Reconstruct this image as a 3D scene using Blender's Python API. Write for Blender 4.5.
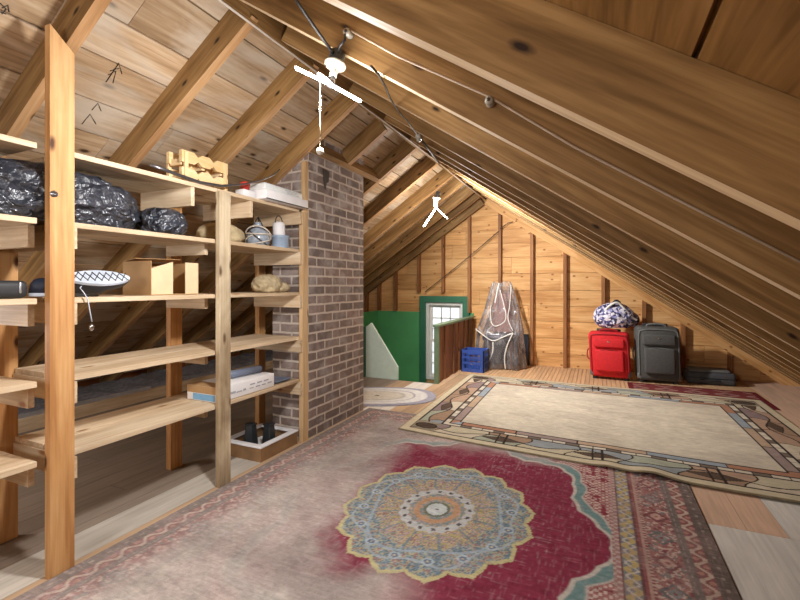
import bpy, bmesh, math, random
import numpy as np
from mathutils import Vector, Matrix, noise as mnoise

random.seed(7)
S = bpy.context.scene
for o in list(bpy.data.objects):
    bpy.data.objects.remove(o)
COL = S.collection

# ------------------------------------------------------------------ camera
FPX, VX, VY, CH = 436.0, 598.0, 285.0, 1.10
YAW = math.atan((VX - 400) / FPX)
cam_d = bpy.data.cameras.new('camera')
cam = bpy.data.objects.new('camera', cam_d)
COL.objects.link(cam)
cam.location = (0, 0, CH)
cam.rotation_euler = (math.pi / 2, 0, YAW)
cam_d.sensor_fit = 'HORIZONTAL'
cam_d.sensor_width = 36.0
cam_d.lens = FPX / 800 * 36.0
cam_d.shift_y = -15 / 800
cam_d.clip_start = 0.02
S.camera = cam

# ------------------------------------------------------------------ world, lights, exposure
def srgb(r, g, b):
    def f(c):
        c /= 255.0
        return c / 12.92 if c <= 0.04045 else ((c + 0.055) / 1.055) ** 2.4
    return (f(r), f(g), f(b), 1.0)

W = bpy.data.worlds.new('sky')
S.world = W
W.use_nodes = True
wn = W.node_tree.nodes
wn['Background'].inputs[0].default_value = (0.93, 0.97, 1.0, 1)
wn['Background'].inputs[1].default_value = 0.6

S.view_settings.view_transform = 'Standard'
S.view_settings.look = 'None'
S.view_settings.gamma = 1.0
S.view_settings.use_curve_mapping = False
S.view_settings.exposure = 1.18
S.cycles.use_denoising = True
S.cycles.max_bounces = 10
S.cycles.diffuse_bounces = 6
S.cycles.transparent_max_bounces = 16
S.cycles.sample_clamp_indirect = 6.0

def fill_light(name, loc, power, radius, color=(1.0, 0.985, 0.975)):
    d = bpy.data.lights.new(name, 'POINT')
    d.energy = power
    d.shadow_soft_size = radius
    d.color = color
    o = bpy.data.objects.new(name, d)
    o.location = loc
    COL.objects.link(o)
    return o
# added unseen fill lights: two behind the camera, one in the left eave
fill_light('rear_fill_light', (-1.1, -1.0, 1.35), 28, 0.25)
fill_light('eave_fill_light', (-3.3, 0.55, 0.9), 15, 0.15)
fill_light('rear_fill_light', (-1.4, -3.2, 1.75), 24, 0.25)
LED_DOWN = (12.0, 34.0)      # the two lamps in view: light thrown down by the blades
LED_POWER = (3.6, 11.0)      # and light spilling round them
LED_EMIT = 14.0

# ------------------------------------------------------------------ pixel helper (a pixel's ray met with a plane of the room)
Cc = Vector((0, 0, CH))
Fv = Vector((-math.sin(YAW), math.cos(YAW), 0))
Rv = Vector((math.cos(YAW), math.sin(YAW), 0))
Uv = Vector((0, 0, 1))
def atd(px, py, d):
    return Cc + d * (Fv + Rv * ((px - 400) / FPX) - Uv * ((py - VY) / FPX))
def at(px, py, X=None, Y=None, Z=None):
    r = atd(px, py, 1.0) - Cc
    if X is not None: t = X / r.x
    elif Y is not None: t = Y / r.y
    else: t = (Z - CH) / r.z
    return Cc + t * r

# ------------------------------------------------------------------ materials
MATS = {}
class NT:
    def __init__(self, name):
        self.m = bpy.data.materials.new(name)
        self.m.use_nodes = True
        self.t = self.m.node_tree
        self.n = self.t.nodes
        self.b = self.n['Principled BSDF']
    def node(self, typ, **kw):
        n = self.n.new(typ)
        for k, v in kw.items():
            setattr(n, k, v)
        return n
    def link(self, a, b):
        self.t.links.new(a, b)
    def attr(self, name):
        return self.node('ShaderNodeAttribute', attribute_name=name)
    def scale(self, vec, s):
        v = self.node('ShaderNodeVectorMath', operation='MULTIPLY')
        self.link(vec, v.inputs[0]); v.inputs[1].default_value = s
        return v.outputs[0]
    def noise(self, vec, scale=1.0, detail=5, dist=0.0, rough=0.55):
        n = self.node('ShaderNodeTexNoise')
        n.inputs['Scale'].default_value = scale; n.inputs['Detail'].default_value = detail
        n.inputs['Distortion'].default_value = dist; n.inputs['Roughness'].default_value = rough
        if vec is not None: self.link(vec, n.inputs['Vector'])
        return n.outputs['Fac']
    def ramp(self, fac, stops):
        r = self.node('ShaderNodeValToRGB')
        e = r.color_ramp.elements
        while len(e) > 1: e.remove(e[-1])
        e[0].position, e[0].color = stops[0]
        for p, c in stops[1:]:
            k = e.new(p); k.color = c
        self.link(fac, r.inputs[0])
        return r.outputs[0]
    def mix(self, fac, a, b, typ='MIX'):
        n = self.node('ShaderNodeMix', data_type='RGBA', blend_type=typ)
        for sock, v in ((n.inputs[0], fac), (n.inputs[6], a), (n.inputs[7], b)):
            if hasattr(v, 'is_linked'): self.link(v, sock)
            else: sock.default_value = v
        return n.outputs[2]
    def math(self, op, a, b=None, clamp=False):
        n = self.node('ShaderNodeMath', operation=op, use_clamp=clamp)
        for i, v in enumerate((a, b)):
            if v is None: continue
            if hasattr(v, 'is_linked'): self.link(v, n.inputs[i])
            else: n.inputs[i].default_value = v
        return n.outputs[0]
    def bump(self, h, strength=0.2, dist=0.01):
        n = self.node('ShaderNodeBump')
        n.inputs['Strength'].default_value = strength; n.inputs['Distance'].default_value = dist
        self.link(h, n.inputs['Height']); self.link(n.outputs[0], self.b.inputs['Normal'])

def wood(name, dark, mid, light, knot=(60, 38, 22), knots=0.55, rough=0.6, tint=0.22, grain=1.0, stain=None, kscale=(2.6, 6.5, 6.5)):
    k = NT(name)
    gc = k.attr('gc').outputs['Vector']
    rnd = k.attr('rnd').outputs['Fac']
    big = k.noise(k.scale(gc, (0.9, 5.0, 5.0)), 1.0, 4, 1.2)
    fine = k.noise(k.scale(gc, (3.0, 60.0 * grain, 60.0 * grain)), 1.0, 4, 0.4)
    f = k.math('ADD', k.math('MULTIPLY', big, 0.55), k.math('MULTIPLY', fine, 0.45))
    c = k.ramp(f, [(0.37, srgb(*dark)), (0.5, srgb(*mid)), (0.63, srgb(*light))])
    # per-board tint
    tv = k.math('ADD', k.math('MULTIPLY', rnd, tint * 2), 1 - tint)
    tc = k.node('ShaderNodeCombineColor')
    for i in range(3): k.link(tv, tc.inputs[i])
    c = k.mix(1.0, c, tc.outputs[0], 'MULTIPLY')
    # knots
    kv = k.node('ShaderNodeTexVoronoi')
    sx = k.node('ShaderNodeSeparateXYZ'); k.link(k.scale(gc, kscale), sx.inputs[0])
    cx_ = k.node('ShaderNodeCombineXYZ'); k.link(sx.outputs[0], cx_.inputs[0]); k.link(k.math('ADD', sx.outputs[1], sx.outputs[2]), cx_.inputs[1])
    kv.voronoi_dimensions = '2D'
    k.link(cx_.outputs[0], kv.inputs['Vector']); kv.inputs['Scale'].default_value = 1.0
    sep = k.node('ShaderNodeSeparateColor'); k.link(kv.outputs['Color'], sep.inputs[0])
    dn = k.math('ADD', kv.outputs['Distance'], k.math('MULTIPLY', k.noise(k.scale(gc, (30, 30, 30)), 1.0, 2), 0.05))
    on = k.math('LESS_THAN', sep.outputs[0], knots * 0.75)
    km = k.math('MULTIPLY', k.ramp(dn, [(0.06, (1, 1, 1, 1)), (0.125, (0, 0, 0, 1))]), on)
    c = k.mix(km, c, srgb(*knot))
    if stain:
        sm = k.ramp(k.noise(k.scale(gc, (1.6, 3.0, 3.0)), 1.0, 5, 0.6), [(0.46, (0, 0, 0, 1)), (0.64, (1, 1, 1, 1))])
        c = k.mix(k.math('MULTIPLY', sm, 0.75), c, srgb(*stain))
    k.link(c, k.b.inputs['Base Color'])
    k.b.inputs['Roughness'].default_value = rough
    k.b.inputs['Specular IOR Level'].default_value = 0.25
    k.bump(f, 0.12, 0.004)
    MATS[name] = k.m
    return k.m

def plain(name, c, rough=0.5, metal=0.0, spec=0.5, var=0.12, scale=18.0, bump=0.0, emit=None, alpha=None):
    k = NT(name)
    gc = k.attr('gc').outputs['Vector']
    n = k.noise(gc, scale, 5)
    a = tuple(max(0, v * (1 - var)) for v in srgb(*c)[:3]) + (1,)
    b = tuple(min(1, v * (1 + var)) for v in srgb(*c)[:3]) + (1,)
    k.link(k.ramp(n, [(0.3, a), (0.7, b)]), k.b.inputs['Base Color'])
    k.b.inputs['Roughness'].default_value = rough
    k.b.inputs['Metallic'].default_value = metal
    k.b.inputs['Specular IOR Level'].default_value = spec
    if bump: k.bump(n, bump, 0.01)
    if emit:
        k.b.inputs['Emission Color'].default_value = (1.0, 0.95, 0.88, 1)
        k.b.inputs['Emission Strength'].default_value = emit
    if alpha is not None:
        k.b.inputs['Alpha'].default_value = alpha
    MATS[name] = k.m
    return k.m

def colored(name, rough=0.9, grain=(3, 60, 60), amount=0.35, bump=0.2, big=(1.2, 5, 5), spec=0.2):
    """colour from the mesh's own colour attribute, broken up by grain"""
    k = NT(name)
    gc = k.attr('gc').outputs['Vector']
    c = k.attr('Col').outputs['Color']
    f = k.math('ADD', k.math('MULTIPLY', k.noise(k.scale(gc, grain), 1.0, 4, 0.3), 0.5),
               k.math('MULTIPLY', k.noise(k.scale(gc, big), 1.0, 5, 0.8), 0.5))
    v = k.ramp(f, [(0.3, (1 - amount,) * 3 + (1,)), (0.7, (1 + amount * 0.5,) * 3 + (1,))])
    k.link(k.mix(1.0, c, v, 'MULTIPLY'), k.b.inputs['Base Color'])
    k.b.inputs['Roughness'].default_value = rough
    k.b.inputs['Specular IOR Level'].default_value = spec
    k.bump(f, bump, 0.004)
    MATS[name] = k.m
    return k.m

wood('rafter', (106, 78, 44), (140, 106, 64), (170, 134, 86), knot=(50, 34, 22), rough=0.6, tint=0.16, knots=0.6, kscale=(3.2, 8.5, 8.5))
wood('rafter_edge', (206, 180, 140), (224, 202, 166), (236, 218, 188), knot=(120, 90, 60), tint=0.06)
wood('rafter_edge_brown', (164, 122, 80), (188, 146, 102), (206, 168, 124), knot=(70, 45, 28), tint=0.08)
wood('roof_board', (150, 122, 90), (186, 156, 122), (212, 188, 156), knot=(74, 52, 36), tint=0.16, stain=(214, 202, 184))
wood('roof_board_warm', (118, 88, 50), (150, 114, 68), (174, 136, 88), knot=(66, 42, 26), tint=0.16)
wood('gable_board', (184, 132, 78), (210, 160, 102), (226, 182, 126), knot=(142, 90, 48), tint=0.12, knots=0.6, kscale=(4.2, 6.5, 6.5))
wood('gable_dark', (112, 62, 34), (140, 82, 46), (160, 98, 58), knot=(80, 46, 28), tint=0.12)
wood('stud', (116, 76, 44), (142, 96, 58), (164, 116, 74), tint=0.1)
wood('post_pine', (176, 118, 60), (198, 142, 82), (212, 162, 104), knot=(92, 56, 30), knots=0.35, tint=0.05)
wood('post_orange', (170, 120, 72), (194, 146, 94), (208, 166, 116), knot=(80, 46, 24), knots=0.35, tint=0.06)
wood('post_pale', (178, 142, 98), (202, 168, 124), (216, 186, 146), tint=0.06)
wood('post_grey', (148, 128, 100), (186, 166, 134), (206, 190, 162), knot=(80, 60, 44), tint=0.06, stain=(120, 96, 70))
wood('shelf_board', (180, 154, 122), (206, 182, 150), (222, 204, 176), knot=(150, 104, 64), knots=0.35, tint=0.08)
wood('pale_pine', (222, 186, 130), (236, 206, 156), (244, 222, 182), knots=0.1, tint=0.08)
wood('half_wall_board', (106, 68, 42), (136, 92, 60), (158, 114, 78), tint=0.28, knots=0.4)
colored('floor_board', rough=0.75, amount=0.3)
colored('rug_pile', rough=0.97, grain=(160, 420, 10), big=(14, 60, 10), amount=0.38, bump=0.35, spec=0.05)
plain('green_paint', (84, 160, 100), 0.45, var=0.1, scale=3)
plain('dark_green_paint', (52, 112, 84), 0.4, var=0.08, scale=6)
plain('mint_paint', (222, 244, 232), 0.5, var=0.04)
plain('cap_green', (112, 136, 108), 0.5)
plain('white_paint', (226, 226, 220), 0.5, var=0.04)
plain('porcelain', (164, 160, 150), 0.25, var=0.05)
plain('black_rubber', (26, 25, 26), 0.5)
plain('dark_plastic', (58, 62, 66), 0.4)
plain('pale_cord', (176, 158, 136), 0.6)
plain('grey_metal', (140, 140, 146), 0.3, metal=0.9)
plain('silver', (206, 208, 212), 0.3, metal=0.7)
plain('led', (255, 250, 240), 0.4, emit=LED_EMIT)
def mat_bag():
    k = NT('bag_black')
    gc = k.attr('gc').outputs['Vector']
    k.b.inputs['Base Color'].default_value = srgb(50, 54, 64); k.b.inputs['Roughness'].default_value = 0.3
    k.b.inputs['Specular IOR Level'].default_value = 1.0
    ad = k.node('ShaderNodeVectorMath', operation='ADD'); k.link(k.scale(gc, (9, 6, 10)), ad.inputs[0])
    nz = k.node('ShaderNodeTexNoise'); nz.inputs['Scale'].default_value = 9; nz.inputs['Detail'].default_value = 2; k.link(gc, nz.inputs['Vector'])
    k.link(k.scale(nz.outputs['Color'], (2, 2, 2)), ad.inputs[1])
    v = k.node('ShaderNodeTexVoronoi', feature='DISTANCE_TO_EDGE'); v.inputs['Scale'].default_value = 1.0; k.link(ad.outputs[0], v.inputs['Vector'])
    k.bump(k.math('ADD', v.outputs['Distance'], k.math('MULTIPLY', k.noise(gc, 45, 3), 0.25)), 1.0, 0.05)
    MATS['bag_black'] = k.m
mat_bag()
plain('card', (168, 132, 88), 0.8, var=0.06)
plain('card_pale', (214, 190, 152), 0.8, var=0.05)
plain('white_card', (234, 232, 232), 0.6, var=0.03)
plain('print_grey', (168, 168, 172), 0.7)
plain('print_blue', (112, 160, 196), 0.7)
plain('pearl_wrap', (224, 228, 226), 0.3, var=0.1, scale=30)
plain('red_plastic', (190, 60, 48), 0.4)
plain('beige_cloth', (196, 178, 140), 0.95, var=0.2, scale=30, bump=0.4)
plain('khaki_cloth', (184, 166, 132), 0.95, var=0.25, scale=40, bump=0.5)
plain('pale_blue_tin', (160, 178, 200), 0.4)
plain('jar_grey', (150, 160, 172), 0.15, spec=0.9, var=0.3, scale=40)
plain('wire_dark', (70, 64, 58), 0.5, metal=0.3)
plain('wire_pale', (206, 196, 182), 0.4)
plain('navy_plastic', (32, 38, 52), 0.35, var=0.2)
plain('ice_blue', (196, 206, 220), 0.4)
plain('slate_roll', (110, 120, 140), 0.6)
plain('enamel_white', (232, 232, 234), 0.3, var=0.03)
plain('brown_side', (132, 100, 66), 0.7, var=0.25, scale=10)
plain('pot_black', (38, 42, 46), 0.5)
plain('insulation', (128, 128, 134), 1.0, var=0.4, scale=30, bump=0.6)
plain('crate_blue', (52, 82, 160), 0.4, var=0.08)
plain('seat_dark', (96, 92, 98), 0.5)
plain('chair_brown', (150, 104, 88), 0.5)
plain('navy_board', (30, 36, 48), 0.6)
plain('luggage_red', (204, 28, 36), 0.75, var=0.12, scale=40, bump=0.15)
plain('luggage_red_dark', (150, 22, 30), 0.75, bump=0.1)
plain('luggage_charcoal', (80, 80, 78), 0.8, var=0.15, scale=50, bump=0.2)
plain('luggage_grey', (104, 106, 104), 0.75, bump=0.1)
plain('luggage_black', (40, 40, 42), 0.6)
plain('case_grey', (74, 76, 80), 0.7, var=0.15, bump=0.15)
plain('chrome', (210, 210, 212), 0.2, metal=1.0)

def mat_print():
    k = NT('bag_print')
    gc = k.attr('gc').outputs['Vector']
    v = k.node('ShaderNodeTexVoronoi'); v.inputs['Scale'].default_value = 40; k.link(gc, v.inputs['Vector'])
    sep = k.node('ShaderNodeSeparateColor'); k.link(v.outputs['Color'], sep.inputs[0])
    c = k.ramp(sep.outputs[0], [(0.0, srgb(32, 30, 52)), (0.3, srgb(70, 70, 120)), (0.55, srgb(150, 150, 190)), (0.8, srgb(226, 222, 230))])
    c2 = k.node('ShaderNodeValToRGB'); c2.color_ramp.interpolation = 'CONSTANT'
    k.link(c, k.b.inputs['Base Color']); k.b.inputs['Roughness'].default_value = 0.8
    MATS['bag_print'] = k.m
mat_print()

def mat_brick():
    k = NT('brick')
    gc = k.attr('gc').outputs['Vector']
    wob = k.noise(k.scale(gc, (9, 9, 9)), 1.0, 3)
    off = k.node('ShaderNodeCombineXYZ'); wv = k.math('MULTIPLY', k.math('SUBTRACT', wob, 0.5), 0.014)
    k.link(wv, off.inputs[0]); k.link(wv, off.inputs[1])
    ad = k.node('ShaderNodeVectorMath', operation='ADD'); k.link(gc, ad.inputs[0]); k.link(off.outputs[0], ad.inputs[1])
    b = k.node('ShaderNodeTexBrick')
    k.link(ad.outputs[0], b.inputs['Vector'])
    b.inputs['Scale'].default_value = 1.0
    b.inputs['Brick Width'].default_value = 0.208
    b.inputs['Row Height'].default_value = 0.0685
    b.inputs['Mortar Size'].default_value = 0.0085
    b.inputs['Mortar Smooth'].default_value = 0.25
    b.inputs['Bias'].default_value = -0.1
    b.inputs['Color1'].default_value = srgb(124, 112, 106)
    b.inputs['Color2'].default_value = srgb(156, 136, 126)
    b.inputs['Mortar'].default_value = srgb(206, 198, 190)
    n = k.noise(k.scale(gc, (22, 22, 22)), 1.0, 6)
    c = k.mix(0.4, b.outputs['Color'], k.ramp(n, [(0.3, srgb(74, 62, 60)), (0.7, srgb(176, 156, 146))]), 'OVERLAY')
    # whitish lime bloom, heavier in the upper courses
    sep = k.node('ShaderNodeSeparateXYZ'); k.link(gc, sep.inputs[0])
    hi = k.ramp(sep.outputs[1], [(0.0, (0.25,) * 3 + (1,)), (0.5, (0.16,) * 3 + (1,)), (1.0, (0.8,) * 3 + (1,))])
    mp = k.node('ShaderNodeMapRange'); k.link(sep.outputs[1], mp.inputs[0]); mp.inputs[1].default_value = 0.9; mp.inputs[2].default_value = 2.0
    mp.inputs[3].default_value = 0.45; mp.inputs[4].default_value = 0.85
    bl = k.ramp(k.noise(k.scale(gc, (7, 7, 7)), 1.0, 6, 0.5), [(0.46, (0, 0, 0, 1)), (0.7, (1, 1, 1, 1))])
    c = k.mix(k.math('MULTIPLY', bl, mp.outputs[0]), c, srgb(190, 183, 178))
    k.link(c, k.b.inputs['Base Color'])
    k.b.inputs['Roughness'].default_value = 0.9
    h = k.math('ADD', k.math('MULTIPLY', b.outputs['Fac'], -1.0), k.math('MULTIPLY', n, 0.6))
    k.bump(h, 0.6, 0.008)
    MATS['brick'] = k.m
mat_brick()

def mat_clear():
    for name, dens, tintc in (('clear_plastic', 0.2, (0.95, 0.96, 1.0, 1)), ('window_glass', 0.04, (1, 1, 1, 1)), ('jar_glass', 0.35, (0.9, 0.95, 1.0, 1))):
        k = NT(name)
        out = k.n['Material Output']
        tr = k.node('ShaderNodeBsdfTransparent'); tr.inputs[0].default_value = tintc
        gl = k.node('ShaderNodeBsdfGlossy'); gl.inputs['Roughness'].default_value = 0.12
        tl = k.node('ShaderNodeBsdfTranslucent'); tl.inputs[0].default_value = (0.85, 0.86, 0.9, 1)
        dd_ = k.node('ShaderNodeBsdfDiffuse'); dd_.inputs[0].default_value = (0.85, 0.86, 0.9, 1)
        df = k.node('ShaderNodeMixShader'); k.link(tl.outputs[0], df.inputs[1]); k.link(dd_.outputs[0], df.inputs[2])
        lw = k.node('ShaderNodeLayerWeight'); lw.inputs[0].default_value = 0.35
        a = k.node('ShaderNodeMixShader'); k.link(lw.outputs['Fresnel'], a.inputs[0]); k.link(tr.outputs[0], a.inputs[1]); k.link(gl.outputs[0], a.inputs[2])
        b = k.node('ShaderNodeMixShader'); b.inputs[0].default_value = dens
        if name == 'clear_plastic':
            gp = k.attr('gc').outputs['Vector']
            dn = k.ramp(k.noise(k.scale(gp, (7, 7, 2.2)), 1.0, 4, 1.5), [(0.40, (0.10,) * 3 + (1,)), (0.56, (0.24,) * 3 + (1,)), (0.68, (0.62,) * 3 + (1,))])  # whitish sheen streaks put into the plastic's own mix
            k.link(dn, b.inputs[0])
        d2 = k.node('ShaderNodeBsdfDiffuse'); d2.inputs[0].default_value = (0.85, 0.86, 0.9, 1)
        k.link(a.outputs[0], b.inputs[1]); k.link(d2.outputs[0] if name != 'clear_plastic' else df.outputs[0], b.inputs[2])
        k.link(b.outputs[0], out.inputs[0])
        if name == 'clear_plastic':
            gc = k.attr('gc').outputs['Vector']
            bn = k.node('ShaderNodeBump'); bn.inputs['Strength'].default_value = 0.5; bn.inputs['Distance'].default_value = 0.02
            k.link(k.noise(k.scale(gc, (14, 14, 5)), 1.0, 3, 1.0), bn.inputs['Height'])
            k.link(bn.outputs[0], gl.inputs['Normal'])
        MATS[name] = k.m
mat_clear()

# ------------------------------------------------------------------ mesh building
class MB:
    def __init__(self):
        self.v, self.f, self.gc, self.rnd, self.col, self.mi, self.sm = [], [], [], [], [], [], []
        self.mats = []
    def midx(self, m):
        if m is None: m = ''
        if m not in self.mats: self.mats.append(m)
        return self.mats.index(m)
    def add(self, verts, faces, gc=None, rnd=None, col=(1, 1, 1, 1), mat=None, smooth=False):
        b = len(self.v)
        r = random.random() if rnd is None else rnd
        off = Vector((random.uniform(0, 40), random.uniform(0, 40), random.uniform(0, 40))) if gc is None else Vector((0, 0, 0))
        for i, p in enumerate(verts):
            self.v.append(tuple(p))
            g = Vector(gc[i]) if gc is not None else Vector(p) + off
            self.gc.append(tuple(g)); self.rnd.append(r); self.col.append(col)
        k = self.midx(mat)
        for f in faces:
            self.f.append([b + i for i in f]); self.mi.append(k); self.sm.append(smooth)
        return self
    def obox(self, o, a, b, c, rnd=None, col=(1, 1, 1, 1), mat=None, g0=None):
        """box from corner o along edge vectors a (grain), b, c"""
        o, a, b, c = Vector(o), Vector(a), Vector(b), Vector(c)
        if a.cross(b).dot(c) < 0: o, c = o + c, -c
        la, lb, lc = a.length, b.length, c.length
        off = Vector((random.uniform(0, 40), random.uniform(0, 40), random.uniform(0, 40))) if g0 is None else Vector(g0)
        vs, gs = [], []
        for k in (0, 1):
            for j in (0, 1):
                for i in (0, 1):
                    vs.append(o + a * i + b * j + c * k)
                    gs.append(off + Vector((la * i, lb * j, lc * k)))
        fs = [(0, 2, 3, 1), (4, 5, 7, 6), (0, 1, 5, 4), (2, 6, 7, 3), (0, 4, 6, 2), (1, 3, 7, 5)]
        return self.add(vs, fs, gs, random.random() if rnd is None else rnd, col, mat)
    def box(self, x0, x1, y0, y1, z0, z1, grain='y', **kw):
        o = Vector((x0, y0, z0)); X = Vector((x1 - x0, 0, 0)); Y = Vector((0, y1 - y0, 0)); Z = Vector((0, 0, z1 - z0))
        if grain == 'x': return self.obox(o, X, Y, Z, **kw)
        if grain == 'y': return self.obox(o, Y, X, Z, **kw)
        return self.obox(o, Z, X, Y, **kw)
    def rbox(self, c, size, r=0.02, seg=3, rot=None, mat=None, col=(1, 1, 1, 1), smooth=True, taper=None):
        bm = bmesh.new()
        bmesh.ops.create_cube(bm, size=1.0)
        for v in bm.verts:
            v.co = Vector((v.co.x * size[0], v.co.y * size[1], v.co.z * size[2]))
        bmesh.ops.bevel(bm, geom=bm.edges[:], offset=min(r, min(size) * 0.49), segments=seg, affect='EDGES', profile=0.5)
        bm.verts.index_update()
        M = rot if rot is not None else Matrix.Identity(3)
        off = Vector((random.uniform(0, 40), random.uniform(0, 40), random.uniform(0, 40)))
        vs, gs = [], []
        for v in bm.verts:
            p = v.co.copy()
            if taper: p = taper(p)
            vs.append(M @ p + Vector(c)); gs.append(v.co + off)
        fs = [[v.index for v in f.verts] for f in bm.faces]
        bm.free()
        return self.add(vs, fs, gs, None, col, mat, smooth)
    def tube(self, pts, r, n=8, mat=None, closed=False, caps=True, smooth=True):
        pts = [Vector(p) for p in pts]
        m = len(pts)
        rs = r if isinstance(r, (list, tuple)) else [r] * m
        vs, gs, L = [], [], 0.0
        prev = None
        for i, p in enumerate(pts):
            if closed: t = pts[(i + 1) % m] - pts[i - 1]
            else: t = pts[min(i + 1, m - 1)] - pts[max(i - 1, 0)]
            if t.length < 1e-9: t = Vector((0, 0, 1))
            t.normalize()
            if prev is None:
                a = Vector((0, 0, 1)) if abs(t.z) < 0.9 else Vector((1, 0, 0))
                u = t.cross(a).normalized()
            else:
                u = prev - t * prev.dot(t)
                u = u.normalized() if u.length > 1e-6 else t.orthogonal().normalized()
            prev = u
            w = t.cross(u)
            if i: L += (p - pts[i - 1]).length
            for j in range(n):
                an = 2 * math.pi * j / n
                vs.append(p + (u * math.cos(an) + w * math.sin(an)) * rs[i])
                gs.append((L, math.cos(an) * rs[i], math.sin(an) * rs[i]))
        fs = []
        for i in range(m if closed else m - 1):
            for j in range(n):
                a, b = i * n + j, i * n + (j + 1) % n
                c, d = ((i + 1) % m) * n + (j + 1) % n, ((i + 1) % m) * n + j
                fs.append((a, b, c, d))
        if caps and not closed:
            fs.append(tuple(range(n))[::-1]); fs.append(tuple((m - 1) * n + j for j in range(n)))
        return self.add(vs, fs, gs, None, mat=mat, smooth=smooth)
    def lathe(self, c, prof, n=24, mat=None, axis=None, smooth=True):
        """prof: list of (radius, height)"""
        M = Vector((0, 0, 1)).rotation_difference(Vector(axis).normalized()).to_matrix() if axis is not None else Matrix.Identity(3)
        vs = []
        for r, h in prof:
            for j in range(n):
                an = 2 * math.pi * j / n
                vs.append(Vector(c) + M @ Vector((r * math.cos(an), r * math.sin(an), h)))
        fs = []
        for i in range(len(prof) - 1):
            for j in range(n):
                a, b = i * n + j, i * n + (j + 1) % n
                fs.append((a, b, b + n, a + n))
        fs.append(tuple(range(n))[::-1]); fs.append(tuple((len(prof) - 1) * n + j for j in range(n)))
        return self.add(vs, fs, None, None, mat=mat, smooth=smooth)
    def blob(self, c, size, sub=4, amp=0.12, freq=3.0, seed=0, ridged=True, flat=-0.8, mat=None, boxy=1.0):
        bm = bmesh.new()
        bmesh.ops.create_icosphere(bm, subdivisions=sub, radius=1.0)
        bm.verts.index_update()
        vs = []
        for v in bm.verts:
            p = v.co.normalized()
            q = p * freq + Vector((seed * 7.3, seed * 3.1, seed * 1.7))
            d = 0.0; a = 1.0
            for o in range(3):
                nn = mnoise.noise(q)
                d += a * ((1 - abs(nn) * 2.0) if ridged else nn)
                q = q * 2.1; a *= 0.5
            p2 = Vector([math.copysign(abs(x) ** boxy, x) for x in p]) * (1 + amp * d)
            if p2.z < flat: p2.z = flat + (p2.z - flat) * 0.02
            vs.append(Vector(c) + Vector((p2.x * size[0], p2.y * size[1], p2.z * size[2])))
        fs = [[v.index for v in f.verts] for f in bm.faces]
        bm.free()
        return self.add(vs, fs, None, None, mat=mat, smooth=True)
    def prism(self, poly, o, u, v, w, mat=None, smooth=False):
        """polygon (2-d points along u, v from o) extruded along w"""
        o, u, v, w = Vector(o), Vector(u), Vector(v), Vector(w)
        n = len(poly)
        vs = [o + u * a + v * b for a, b in poly] + [o + u * a + v * b + w for a, b in poly]
        gs = [(a * u.length, b * v.length, 0) for a, b in poly] + [(a * u.length, b * v.length, w.length) for a, b in poly]
        off = Vector((random.uniform(0, 40), random.uniform(0, 40), 0))
        gs = [Vector(g) + off for g in gs]
        fs = [tuple(range(n))[::-1], tuple(range(n, 2 * n))] + [(i, (i + 1) % n, n + (i + 1) % n, n + i) for i in range(n)]
        area = sum(poly[i][0] * poly[(i + 1) % n][1] - poly[(i + 1) % n][0] * poly[i][1] for i in range(n))
        if (u.cross(v).dot(w) < 0) != (area < 0): fs = [tuple(reversed(f)) for f in fs]
        return self.add(vs, fs, gs, None, mat=mat, smooth=smooth)
    def build(self, name, mat=None, parent=None, loc=None, bevel=0.0):
        me = bpy.data.meshes.new(name)
        org = Vector(loc) if loc is not None else Vector((0, 0, 0))
        pl = parent_world(parent) if parent is not None else Vector((0, 0, 0))
        base = org if loc is not None else pl
        me.from_pydata([tuple(Vector(v) - base) for v in self.v], [], self.f)
        a = me.attributes.new('gc', 'FLOAT_VECTOR', 'POINT'); a.data.foreach_set('vector', np.array(self.gc, dtype=np.float32).ravel())
        a = me.attributes.new('rnd', 'FLOAT', 'POINT'); a.data.foreach_set('value', np.array(self.rnd, dtype=np.float32))
        if any(c != (1, 1, 1, 1) for c in self.col):
            a = me.color_attributes.new('Col', 'FLOAT_COLOR', 'POINT'); a.data.foreach_set('color', np.array(self.col, dtype=np.float32).ravel())
        for m in self.mats:
            me.materials.append(MATS[m if m else mat])
        me.polygons.foreach_set('material_index', self.mi)
        me.polygons.foreach_set('use_smooth', self.sm)
        me.update()
        o = bpy.data.objects.new(name, me)
        COL.objects.link(o)
        if parent is not None:
            o.parent = parent
            o.location = base - pl
        else:
            o.location = base
        if bevel:
            b = o.modifiers.new('bevel', 'BEVEL'); b.width = bevel; b.segments = 2; b.limit_method = 'ANGLE'
        return o

def parent_world(p):
    l = Vector(p.location)
    while p.parent is not None:
        p = p.parent; l += Vector(p.location)
    return l
def tag(o, label=None, cat=None, group=None, kind=None):
    if label: o['label'] = label
    if cat: o['category'] = cat
    if group: o['group'] = group
    if kind: o['kind'] = kind
    return o
def thing(name, label, cat, loc, group=None):
    o = bpy.data.objects.new(name, None)
    o.empty_display_size = 0.05
    COL.objects.link(o); o.location = loc
    return tag(o, label, cat, group)
def struct(name, mb, mat=None, bevel=0.0):
    return tag(mb.build(name, mat, bevel=bevel), kind='structure')
def spin(o, deg):
    o.rotation_euler = (0, 0, math.radians(deg)); return o

# ------------------------------------------------------------------ the room
RX = -1.465            # ridge
ZR, ZL = 2.338, 2.315  # height of the rafters' lower plane at the ridge, right and left slope
SL = 0.675
HYP = math.sqrt(1 + SL * SL)
DR = Vector((1, 0, -SL)) / HYP      # down the right slope
NR = Vector((SL, 0, 1)) / HYP       # outward of the right slope
DL = Vector((-1, 0, -SL)) / HYP
NL = Vector((-SL, 0, 1)) / HYP
YB, YE = -5.0, 6.32                 # back and far end
DEP = 0.135
def zr(x): return ZR - SL * (x - RX)
def zl(x): return ZL + SL * (x - RX)

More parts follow.
